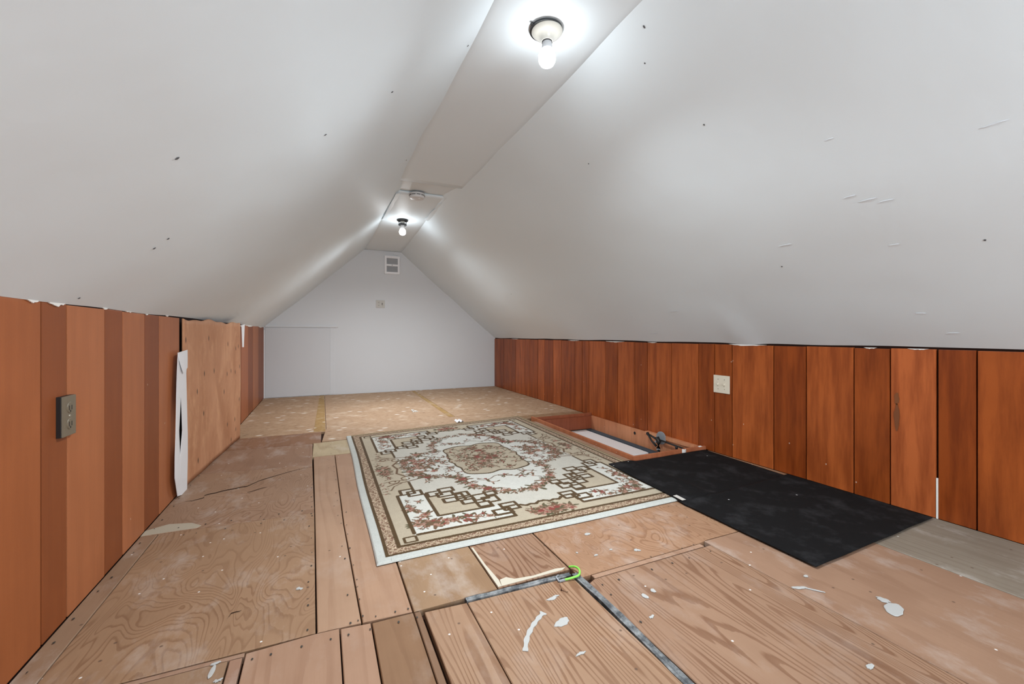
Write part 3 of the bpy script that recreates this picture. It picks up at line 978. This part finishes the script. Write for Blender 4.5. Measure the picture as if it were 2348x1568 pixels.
        ln((.155, .165), (.155, .575), (.19, .575))
        ln((.165, .150), (.565, .150), (.565, .205))
        rect(mp, .112, .103, .153, .143, .010)
        ln((.275, .545), (.275, .28), (.515, .28))
        ln((.275, .545), (.30, .545)); ln((.515, .28), (.515, .31))
        # diagonal chain
        rect(mp, .285, .50, .345, .555, fill=FIELD); rect(mp, .325, .475, .395, .525); rect(mp, .345, .53, .41, .575, fill=FIELD)
        rect(mp, .40, .44, .46, .49, fill=FIELD); ln((.395, .475), (.43, .475), (.43, .40))
        rect(mp, .335, .40, .395, .445, fill=FIELD); ln((.395, .42), (.46, .42)); rect(mp, .405, .35, .46, .395, fill=FIELD)
        rect(mp, .465, .37, .53, .43, fill=FIELD); rect(mp, .50, .325, .565, .385); rect(mp, .46, .295, .515, .34, fill=FIELD); rect(mp, .53, .40, .58, .44, fill=FIELD)
        # end knots
        rect(mp, .545, .215, .615, .285, fill=FIELD); rect(mp, .495, .185, .57, .235); ln((.565, .15), (.565, .235)); ln((.545, .25), (.60, .25))
        rect(mp, .175, .575, .235, .64, fill=FIELD); rect(mp, .205, .545, .265, .605); ln((.235, .64), (.235, .74), w=.013)
        # wavy line along the ends
        pts = [(.615 + (.73 - .615) * k / 10, .240 - .014 * math.sin(k / 10 * 3.1) + .006 * math.sin(k * 1.6)) for k in range(11)]
        ln(*pts)
        # scrolls beside the side lobes
        for (x, y, r0, sgn) in ((.235, .80, .038, 1), (.165, .775, .03, -1), (.275, .84, .03, -1)):
            pts = [(x + r0 * (1 - k / 22) * math.cos(sgn * k * .45), y + r0 * (1 - k / 22) * math.sin(sgn * k * .45)) for k in range(16)]
            ln(*pts, w=.0075, col=BROWN)
        ln((.13, .72), (.17, .745), (.22, .75), (.30, .77), (.36, .80), w=.010, col=BROWN)
        ln((.14, .66), (.16, .71), (.20, .74), w=.007, col=BROWN); ln((.12, .78), (.17, .79), (.23, .775), w=.007, col=BROWN)
        ln((.24, .83), (.20, .90), (.215, .975), w=.012, col=BROWN)
        for k in range(7):
            q = mp((.125 + rr.uniform(-.02, .03), .62 + .04 * k)); sprig(q[0], q[1], .018, 3)
    # bouquets in the band
    for sy in (0, 1):
        for k in range(26):
            y = .152 + rr.gauss(0, .020); y = y if not sy else RL - y
            x = cx + rr.gauss(0, .045)
            (flower if rr.random() < .5 else sprig)(x, y, .021)
        for dx in (-.05, .0, .03): disc(cx + dx, (.152 if not sy else RL - .152) + rr.uniform(-.01, .01), .015, .012, 0, RED)
    for sx in (0, 1):
        for k in range(22):
            x = .140 + rr.gauss(0, .014); x = x if not sx else RW - x
            (flower if rr.random() < .4 else sprig)(x, cy + rr.gauss(0, .05), .019)
    # guard stripes and the speckled border between them
    E = np.minimum(A, B)
    C[E < .094] = OLIVE
    rng = np.random.default_rng(5)
    bd = (E > .044) & (E < .080)
    along = np.where(A < B, T, S); across = (E - .062) / .018
    pat = np.sin(along * 190 + 2.2 * np.sin(along * 61)) + np.cos(across * 4.2 + 1.4 * np.sin(along * 95))
    nz = rng.random((ny, nx))
    C[bd] = c_(150, 132, 110)
    C[bd & (pat > .75)] = c_(110, 84, 64)
    C[bd & (pat < -1.0)] = c_(106, 78, 62)
    C[bd & (nz > .86)] = c_(94, 72, 54)
    C[bd & (nz < .10)] = c_(190, 172, 150)
    C[(E < .031) & ((S < .031) | (T < .031))] = BIND
    oth = (E < .031) & ~((S < .031) | (T < .031))
    C[oth] = c_(150, 132, 104)
    C[oth & (E > .008) & (E < .018)] = c_(104, 82, 56)
    # pile fleck
    C *= (1 + (rng.random((ny, nx, 1)) - .5) * .16 + (rng.standard_normal((ny // 12 + 1, nx // 12 + 1, 1)).repeat(12, 0).repeat(12, 1)[:ny, :nx]) * .012)
    C = np.clip(C, .01, .85)
    # geometry
    sn, tn = (S / RW)[..., None], (T / RL)[..., None]
    P2 = (1 - tn) * ((1 - sn) * RFL + sn * RFR) + tn * ((1 - sn) * RBL + sn * RBR)
    P2 = P2 + np.stack([.003 * np.sin(T * 5 + 1) * (S < .05), .003 * np.sin(S * 6) * (T < .05)], -1)
    Z = .0085 + .0007 * np.sin(S * 9) * np.sin(T * 7) + (rng.random((ny, nx)) - .5) * .0011
    Z = np.where(E < .001, .0022, np.where(E < .004, .0066, Z))
    V = np.concatenate([P2, Z[..., None]], -1).reshape(-1, 3)
    org = np.array([.9, 2.4, 0.0]); V = V - org
    idx = np.arange(nx * ny).reshape(ny, nx)
    F = np.stack([idx[:-1, :-1], idx[:-1, 1:], idx[1:, 1:], idx[1:, :-1]], -1).reshape(-1, 4)
    me = bpy.data.meshes.new('patterned_rug')
    me.vertices.add(len(V)); me.vertices.foreach_set('co', V.astype('f').ravel())
    me.loops.add(F.size); me.loops.foreach_set('vertex_index', F.astype('i').ravel())
    me.polygons.add(len(F)); me.polygons.foreach_set('loop_start', np.arange(0, F.size, 4, dtype='i'))
    me.update(calc_edges=True)
    at = me.color_attributes.new('pile', 'FLOAT_COLOR', 'POINT')
    at.data.foreach_set('color', np.concatenate([C, np.ones((ny, nx, 1))], -1).astype('f').ravel())
    M = NT('woven_pile', 0.95, 0.1)
    a = M.n('Attribute', _attribute_name='pile')
    M.base(a.outputs['Color'])
    M.b.inputs['Sheen Weight'].default_value = 0.1
    return new_obj('patterned_rug', me, None, M.m, None, org.tolist())


rug = tag(make_rug(), 'beige patterned rug with rose wreath medallion and brown fret corners on plywood floor', 'rug')

# ------------------------------------------------------------------ black mats
def ss(a, b, x):
    t = max(0, min(1, (x - a) / (b - a))); return t * t * (3 - 2 * t)


def mat(name, q, base, seed):
    a, b, c, d = (Vector(p) for p in q)

    def f(u, v):
        p = (a.lerp(b, u)).lerp(d.lerp(c, u), v)
        over = ss(1.70, 1.63, p.x) * ss(1.38, 1.445, p.y)
        z = base + .0108 * over + .0012 * noise.noise(Vector((p.x * 5, p.y * 5, seed)))
        e = .003 * noise.noise(Vector((p.x * 7, p.y * 7, seed + 3)))
        return (p.x + e, p.y + e, z)
    return grid_obj(name, 50, 40, f, M_MAT, None, .003)


far_mat = tag(mat('rubber_mat', ((1.447, 1.372), (2.235, 1.418), (2.262, 1.998), (1.487, 1.978)), .0045, 1),
              'far black rubber mat lying against the hatch curb, over the rug edge', 'mat')
near_mat = tag(mat('rubber_mat', ((1.442, .842), (2.262, .876), (2.262, 1.462), (1.447, 1.405)), .0085, 2),
               'near black rubber mat overlapping the other mat, along the right wall', 'mat')
lb = box('mat_label', -.026, .026, -.011, .011, 0, .0015, M_GREYPLATE, near_mat, .0005)
lb.parent = far_mat
lb.location = Vector((1.464, 1.432, .0175)) - far_mat.location
lb.rotation_euler = (0.0, 0.06, math.radians(-88))
lb['label'] = 'small pale grey label on the mat corner'

# ------------------------------------------------------------------ strips of rubber seal round the floor panel
def seal(pts, w, label):
    P = [Vector((p[0], p[1], 0)) for p in pts]
    bm = bmesh.new(); rings = []
    for i, p in enumerate(P):
        d = (P[min(i + 1, len(P) - 1)] - P[max(i - 1, 0)]).normalized(); nrm = Vector((-d.y, d.x, 0))
        k = w * (1 + .12 * math.sin(i * 2.3))
        rings.append([bm.verts.new(p + nrm * k * s + Vector((0, 0, z))) for s, z in ((-.5, -.012), (-.5, .002), (-.25, .0035), (.0, .001), (.25, .0035), (.5, .002), (.5, -.012))])
    for a, b in zip(rings, rings[1:]):
        for k in range(6): bm.faces.new((a[k], a[k + 1], b[k + 1], b[k]))
    me = bm_mesh(bm, 'rubber_seal'); c = recenter(me)
    return tag(new_obj('rubber_seal', me, None, M_SEAL, None, c), label, 'seal')


def sealmat():
    T = NT('worn_grey_rubber', .6, .4)
    n = T.noise(T.coords((1, 1, 1)), 30, 5, None, .7)
    c = T.mix(T.ramp(n, [(.42, 0.), (.68, .8)]), (.055, .06, .066, 1), (.34, .35, .35, 1))
    v3 = T.n('TexVoronoi', Vector=T.coords(), Scale=22.0)
    c = T.mix(T.ramp(v3.outputs['Distance'], [(.05, .9), (.12, 0.)]), c, (.6, .6, .58, 1))
    T.base(c); return T.m


M_SEAL = sealmat()
seal([(.372 + .336 * k / 10, 1.1475 - .010 * k / 10 + .0012 * math.sin(k * 1.9)) for k in range(11)], .017, 'short grey rubber strip along the top of the floor panel, below the rug')
seal([(.722 + .004 * math.sin(k * .7) + (.008 if k > 9 else 0) * (k - 9) / 4, 1.134 - .07 * k) for k in range(14)], .020, 'long grey rubber strip running down between two large grained floor panels')

wire = tag(empty('green_wire', (.705, 1.13, 0)), 'loop of bright green wire at the corner of the grey rubber strips', 'wire')
w = tube('wire_loop', smooth_path([(.020, .040, .004), (.030, .020, .012), (.030, -.004, .014), (.016, -.022, .010), (-.010, -.020, .006), (-.030, -.016, .004)], 5), .0032, M_GREEN, None, 8)
w.parent = wire
w = box('bare_end', -.050, -.028, -.019, -.013, .001, .006, M_GALV, wire, .001)
w = tube('ground_clip', [(-.050, -.016, .004), (-.048, .006, .004), (-.036, .012, .004)], .003, M_GALV, None, 6); w.parent = wire

# ------------------------------------------------------------------ plywood sheet over the left wall, paper tape strip
def ply_sheet(u, v):
    y = 2.515 + (3.60 - 2.515) * u
    x = -.606 + .071 * u ** 1.2
    z = .004 + (.825 - .004) * v
    z += (-.006 * math.sin(u * 12) - .004 * math.sin(u * 29)) * (v > .98)
    if v < .02: z += .0 + .002 * math.sin(u * 17)
    # sprung far edge
    x += .004 * math.sin(v * 3.1) * u
    return (x, y, z)


def plysheetmat():
    T = NT('worn_plywood_sheet', .6, .25)
    vo = T.coords()
    g = T.noise(T.coords((2.2, 2.2, .9)), 2.4, 6, None, .6)
    c = T.mix(T.ramp(g, [(.35, 0.), (.65, 1.)]), alb((176, 124, 90), 1.15, 0), alb((196, 146, 112), 1.2, 0))
    g2 = T.noise(T.coords((3, 3, 1.6)), 5, 5, None, .65)
    c = T.mix(T.ramp(g2, [(.5, 0.), (.72, .6)]), c, alb((204, 158, 122), 1.25, 0))
    fine = T.noise(T.coords((90, 90, 5)), 1.0, 3)
    c = T.mix(T.math('MULTIPLY', fine, .35), c, T.mix(1.0, c, (.72, .64, .58, 1), 'MULTIPLY'))
    v3 = T.vor(9.0, (1, 1.2, .55), True)
    pk = T.n('SeparateColor', Color=v3.outputs['Color'])
    sp = T.math('MULTIPLY', T.ramp(v3.outputs['Distance'], [(.04, 1.), (.10, 0.)]), T.math('GREATER_THAN', pk.outputs[0], .62))
    c = T.mix(sp, c, (.07, .04, .025, 1))
    T.base(c); T.bump(fine, .2, .001)
    return T.m


ply = grid_obj('plywood_sheet', 40, 30, ply_sheet, plysheetmat(), None, .007)
tag(ply, 'bare tan plywood sheet leaning against the left wall, sprung at its far edge', 'plywood')

def solid_poly(name, outlines, mat, parent=None, thick=.002):
    """strip between two 3-D polylines"""
    bm = bmesh.new()
    for Lp, Rp in outlines:
        a = [bm.verts.new(p) for p in Lp]; b = [bm.verts.new(p) for p in Rp]
        for i in range(len(a) - 1): bm.faces.new((a[i], b[i], b[i + 1], a[i + 1]))
    bmesh.ops.remove_doubles(bm, verts=bm.verts, dist=.0004)
    me = bm_mesh(bm, name); c = recenter(me)
    o = new_obj(name, me, parent, mat, None, c)
    m = o.modifiers.new('s', 'SOLIDIFY'); m.thickness = thick; m.offset = 0
    return o


def wl(u, v, x):      # photo point on the plane of the left wall strip
    th = math.atan((1174 - 737) / 975); s_, c0 = math.sin(th), math.cos(th)
    a = (u - 1174) / 975; b = (766 - v) / 975
    d = Vector((s_ + c0 * a, c0 - s_ * a, b)); return d * (x / d.x) + Vector((0, 0, .75))


def c4(x, y): return (380 + x / 3.733, 730 + y / 3.733)


def strip_pts(L):
    return [wl(*c4(x, y), X) for x, y, X in L]


XS = -.592
leftL = strip_pts([(105, 292, XS), (97, 470, XS), (92, 640, XS), (85, 1000, XS), (79, 1190, XS), (78, 1370, XS), (101, 1522, XS - .004)])
mid_l = strip_pts([(148, 300, XS), (135, 470, XS), (130, 630, XS), (113, 960, XS), (121, 1180, XS), (125, 1370, XS), (140, 1508, XS - .004)])
mid_r = strip_pts([(148, 300, XS), (135, 470, XS), (131, 630, XS), (142, 960, XS), (124, 1180, XS), (125, 1370, XS), (140, 1508, XS - .004)])
rightR = strip_pts([(186, 290, XS), (174, 470, XS), (178, 640, XS), (187, 1000, XS), (187, 1190, XS), (183, 1372, XS), (181, 1490, XS - .004)])
tape = tag(solid_poly('paper_tape', [(leftL, mid_l), (mid_r, rightR)], M_TAPE), 'white torn paper tape strip with a long slit, hanging beside the plywood sheet', 'tape')
fl_ = strip_pts([(108, 292, XS), (116, 360, XS + .004), (140, 440, XS + .008), (150, 470, XS + .006)])
fr_ = strip_pts([(186, 268, XS), (187, 340, XS + .004), (186, 420, XS + .006), (160, 462, XS + .008)])
o = solid_poly('folded_flap', [(fl_, fr_)], M_TAPE, None, .0012)
o.parent = tape; o.location -= tape.location
tape2 = solid_poly('paper_tape', [(strip_pts([(636, 62, -.585), (648, 70, -.585), (655, 245, -.585)]), strip_pts([(676, 50, -.585), (674, 80, -.585), (668, 246, -.585)]))], M_TAPE)
tag(tape2, 'short white paper tape scrap hanging from the ceiling edge at far end of plywood', 'tape')

# ------------------------------------------------------------------ electrical plates
def left_outlet():
    t = tag(empty('wall_outlet', (XL, 1.49, .537)), 'dark bronze double outlet with thick plate on the left board wall', 'outlet')
    p = box('cover_plate', .001, .0135, -.032, .032, -.052, .052, M_BROWNMETAL, t, .002)
    box('backing_box', .0, .0105, -.0335, .028, -.0525, .0525, M_BLACK, t, .001)
    for z in (-.021, .021):
        bm = bmesh.new(); lathe_bm(bm, [(0, .0015), (.0135, .0015), (.015, 0), (.015, -.002)], 20)
        o = new_obj('socket_face', bm_mesh(bm, 'socket_face'), t, M_BROWNMETAL, None, (.0138, 0, z)); o.rotation_euler = (0, math.radians(90), 0)
        for a in ((-.0075, -.0045, .0), (.0045, .0075, .0)):
            b = box('slot', .0148, .0158, a[0], a[1], -.006 + z, .006 + z, M_BLACK, None, .0003)
            b.parent = o; b.location = o.matrix_basis.inverted() @ b.location; b.rotation_euler = (0, math.radians(-90), 0)
        b = lathe('ground_hole', [(0, .0012), (.0028, .0012), (.0028, 0)], M_BLACK, None, (0, 0, 0), 10)
        b.parent = o; b.location = (.009, 0, .0006)
    lathe('plate_screw', [(0, .0018), (.003, .0012), (.0035, 0)], M_BRASS, t, (.0135, 0, 0), 12, (0, math.radians(90), 0))
    return t


left_outlet()


def toggle_plate(t, w, h, mat, toggles, outlets, screws):
    """a wall plate in its own x (across) / z (up) plane, facing -y"""
    box('cover_plate', -w / 2, w / 2, -.006, .0, -h / 2, h / 2, mat, t, .0022)
    for x in toggles:
        s = box('toggle_recess', x - .006, x + .006, -.0068, -.005, -.013, .013, M_SLOT if mat is M_GREYPLATE else M_IVORY, t, .0006)
        bm = bmesh.new(); add_box(bm, -.0035, .0035, -.013, 0, -.005, .005, .0012)
        o = new_obj('toggle', bm_mesh(bm, 'toggle'), t, mat, None, (x, -.006, .002)); o.rotation_euler = (math.radians(24), 0, 0)
    for x, z in outlets:
        o = lathe('socket_face', [(0, .0014), (.0125, .0014), (.0135, 0)], mat, t, (x, -.006, z), 18, (math.radians(90), 0, 0))
        for dx in (-.005, .005):
            b = box('slot', -.0012, .0012, -.005, .005, 0, .001, M_SLOT, None, .0002); b.parent = o; b.location = (dx, 0, .0014)
    for x, z in screws:
        lathe('plate_screw', [(0, .0014), (.0026, .001), (.003, 0)], M_BRASS, t, (x, -.006, z), 10, (math.radians(90), 0, 0))


t = tag(empty('light_switch', (XR - .0016, 1.888, .437), (0, 0, math.radians(90))), 'ivory double light switch plate on the right board wall', 'switch')
t.rotation_euler = (0, 0, math.radians(-90))
toggle_plate(t, .115, .110, M_IVORY, (-.023, .023), (), [(x, z) for x in (-.023, .023) for z in (-.030, .030)])
t = tag(empty('wall_plate', (.696, YB, 1.14)), 'small pale grey switch and outlet plate on the white gable wall', 'switch')
toggle_plate(t, .110, .098, M_GREYPLATE, (.023,), ((-.020, .018), (-.020, -.018)), [(.023, .028), (.023, -.028)])

# ------------------------------------------------------------------ vent on the gable
vent = tag(empty('wall_vent', (.842, YB, 1.651)), 'white framed vent with two grey openings high on the gable wall', 'vent')
bm = bmesh.new()
for a in ((-.096, -.070, -.118, .118), (.070, .096, -.118, .118), (-.070, .070, .088, .118), (-.070, .070, -.118, -.090), (-.070, .070, -.014, .010)):
    add_box(bm, a[0], a[1], -.022, -.001, a[2], a[3])
new_obj('vent_frame', bm_mesh(bm, 'vent_frame'), vent, M_VENTWHITE)
for z0, z1 in ((.010, .088), (-.090, -.014)):
    box('vent_opening', -.070, .070, -.006, -.001, z0, z1, M_VENTGREY, vent, .0005)
    for k in range(5):
        zz = z0 + (z1 - z0) * (k + .5) / 5
        b = box('louvre', -.069, .069, -.013, -.006, zz - .0055, zz - .0035, M_VENTGREY, vent, .0004)
lathe('vent_screw', [(0, .002), (.004, .0015), (.0045, 0)], M_SLOT, vent, (0, -.022, -.002), 10, (math.radians(90), 0, 0))
tag(tube('white_cable', smooth_path([(.862, YB - .004, 1.796), (.90, YB - .005, 1.793), (.930, YB - .006, 1.775), (.948, YB - .006, 1.74), (.950, YB - .006, 1.62), (.948, YB - .004, 1.54)], 4), .0035, M_VENTWHITE), 'thin white cable curving round the vent on the gable wall', 'cable')

# ------------------------------------------------------------------ ceiling lamps and smoke detector
def beam(t, z, power):
    l = bpy.data.lights.new('bulb_beam', 'SPOT'); l.spot_size = math.radians(165); l.spot_blend = 1.0; l.shadow_soft_size = .028; l.energy = power; l.color = (0.91, 0.965, 1.0)
    o = bpy.data.objects.new('bulb_beam', l); COL.objects.link(o); o.parent = t; o.location = (0, 0, z)


def lamp_near():
    t = tag(empty('ceiling_lamp', (.730, 1.325, 1.830)), 'white porcelain lamp holder with lit bulb on the near ridge ceiling', 'lamp')
    lathe('gasket', [(0, 0), (.058, 0), (.058, -.006), (.05, -.007), (0, -.007)], M_BLACK, t, (-.003, .002, -.001), 40)
    lathe('lamp_holder', [(0, -.005), (.054, -.005), (.055, -.010), (.050, -.016), (.038, -.021), (.027, -.027), (.023, -.036), (.021, -.044), (.0, -.044)], M_PORC, t, (0, 0, 0), 40)
    lathe('socket_rim', [(0, -.043), (.0185, -.043), (.0185, -.047), (0, -.047)], M_BLACK, t)
    lathe('bulb_collar', [(0, -.045), (.0165, -.045), (.0175, -.055), (.0195, -.072), (0, -.072)], M_VENTGREY, t)
    lathe('bulb', [(.0195, -.0715), (.024, -.078), (.028, -.086), (.0305, -.096), (.0305, -.106), (.028, -.117), (.022, -.126), (.012, -.1315), (0, -.133)], M_BULB_N, t, (0, 0, 0), 20)
    lathe('holder_screw', [(0, -.018), (.003, -.017), (.0035, -.014)], M_BRASS, t, (.0, -.040, 0), 10)
    lathe('holder_screw', [(0, -.018), (.003, -.017), (.0035, -.014)], M_BRASS, t, (.0, .040, 0), 10)
    beam(t, -.1345, BEAM_NEAR)
    box('gasket_tab', -.068, -.055, -.012, -.002, -.006, -.001, M_BLACK, t, .001)


def lamp_far():
    t = tag(empty('ceiling_lamp', (.712, 4.165, 1.849)), 'bare lit bulb in a black ring socket on the far ridge ceiling', 'lamp')
    lathe('ceiling_box', [(0, 0), (.052, 0), (.052, -.010), (.046, -.014), (0, -.014)], M_BLACK, t)
    lathe('lamp_holder', [(0, -.012), (.022, -.012), (.022, -.045), (0, -.045)], M_PORC, t)
    lathe('socket_ring', [(.018, -.040), (.038, -.040), (.040, -.046), (.038, -.054), (.0, -.054)], M_BLACK, t)
    for a in (-.03, .032):
        tube('ring_arm', [(a * 1.2, 0, -.008), (a, 0, -.044)], .003, M_BLACK, None, 6).parent = t
    lathe('bulb_collar', [(0, -.05), (.0165, -.05), (.018, -.075), (.0195, -.087), (0, -.087)], M_DETECTOR, t)
    lathe('bulb', [(.0195, -.0865), (.024, -.093), (.028, -.101), (.0305, -.111), (.0305, -.121), (.028, -.132), (.022, -.141), (.012, -.1465), (0, -.148)], M_BULB_F, t, (0, 0, 0), 20)
    beam(t, -.1495, BEAM_FAR)


lamp_near()
lamp_far()

sd = tag(empty('smoke_detector', (.690, 3.375, 1.858)), 'round white smoke detector on the ridge where the ceiling panels step', 'smoke detector')
lathe('detector_base', [(0, 0), (.060, 0), (.060, -.010), (0, -.010)], M_DETECTOR, sd, (0, 0, 0), 40)
lathe('detector_body', [(0, -.010), (.056, -.010), (.059, -.016), (.059, -.028), (.054, -.036), (.040, -.040), (0, -.041)], M_DETECTOR, sd, (0, 0, 0), 40)
for k in range(10):
    a = 2 * math.pi * (k + .5) / 10
    b = box('vent_slot', .0575, .0605, -.014, .014, -.0195, -.0155, M_SLOT, sd, .0004)
    b.rotation_euler = (0, 0, a); b.location = (.059 * math.cos(a), .059 * math.sin(a), -.0175)
lathe('test_button', [(0, -.043), (.009, -.042), (.010, -.039)], M_VENTWHITE, sd, (.012, -.022, 0), 14)

# ------------------------------------------------------------------ litter on the floor
def scrap(loc, sx, sy, hz, seed, label, cat='scrap'):
    rr = random.Random(seed); bm = bmesh.new()
    n = 7
    vs = [[bm.verts.new((sx * (i / n - .5) + rr.uniform(-.004, .004), sy * (j / n - .5) + rr.uniform(-.004, .004), abs(hz * math.sin(i * .9 + seed) * math.cos(j * .8)) + .001)) for i in range(n + 1)] for j in range(n + 1)]
    for j in range(n):
        for i in range(n): bm.faces.new((vs[j][i], vs[j][i + 1], vs[j + 1][i + 1], vs[j + 1][i]))
    o = new_obj('paper_scrap', bm_mesh(bm, 'paper_scrap'), None, M_TAPE, None, loc)
    m = o.modifiers.new('s', 'SOLIDIFY'); m.thickness = .001
    return tag(o, label, cat)


scrap((1.075, 3.51, 0), .055, .10, .018, 3, 'crumpled white paper scrap just beyond the rug', 'paper')
bm = bmesh.new(); rr = random.Random(5)
for k in range(26):
    x, y = rr.gauss(0, .013), rr.gauss(0, .035); s = rr.uniform(.002, .0055)
    add_box(bm, x - s, x + s, y - s * 2, y + s * 2, 0, s * 1.2)
o = new_obj('plaster_crumbs', bm_mesh(bm, 'plaster_crumbs'), None, M_CAULK, None, (.82, 4.16, 0)); o['kind'] = 'stuff'
tag(o, 'little heap of white plaster crumbs on the far floor', 'debris')
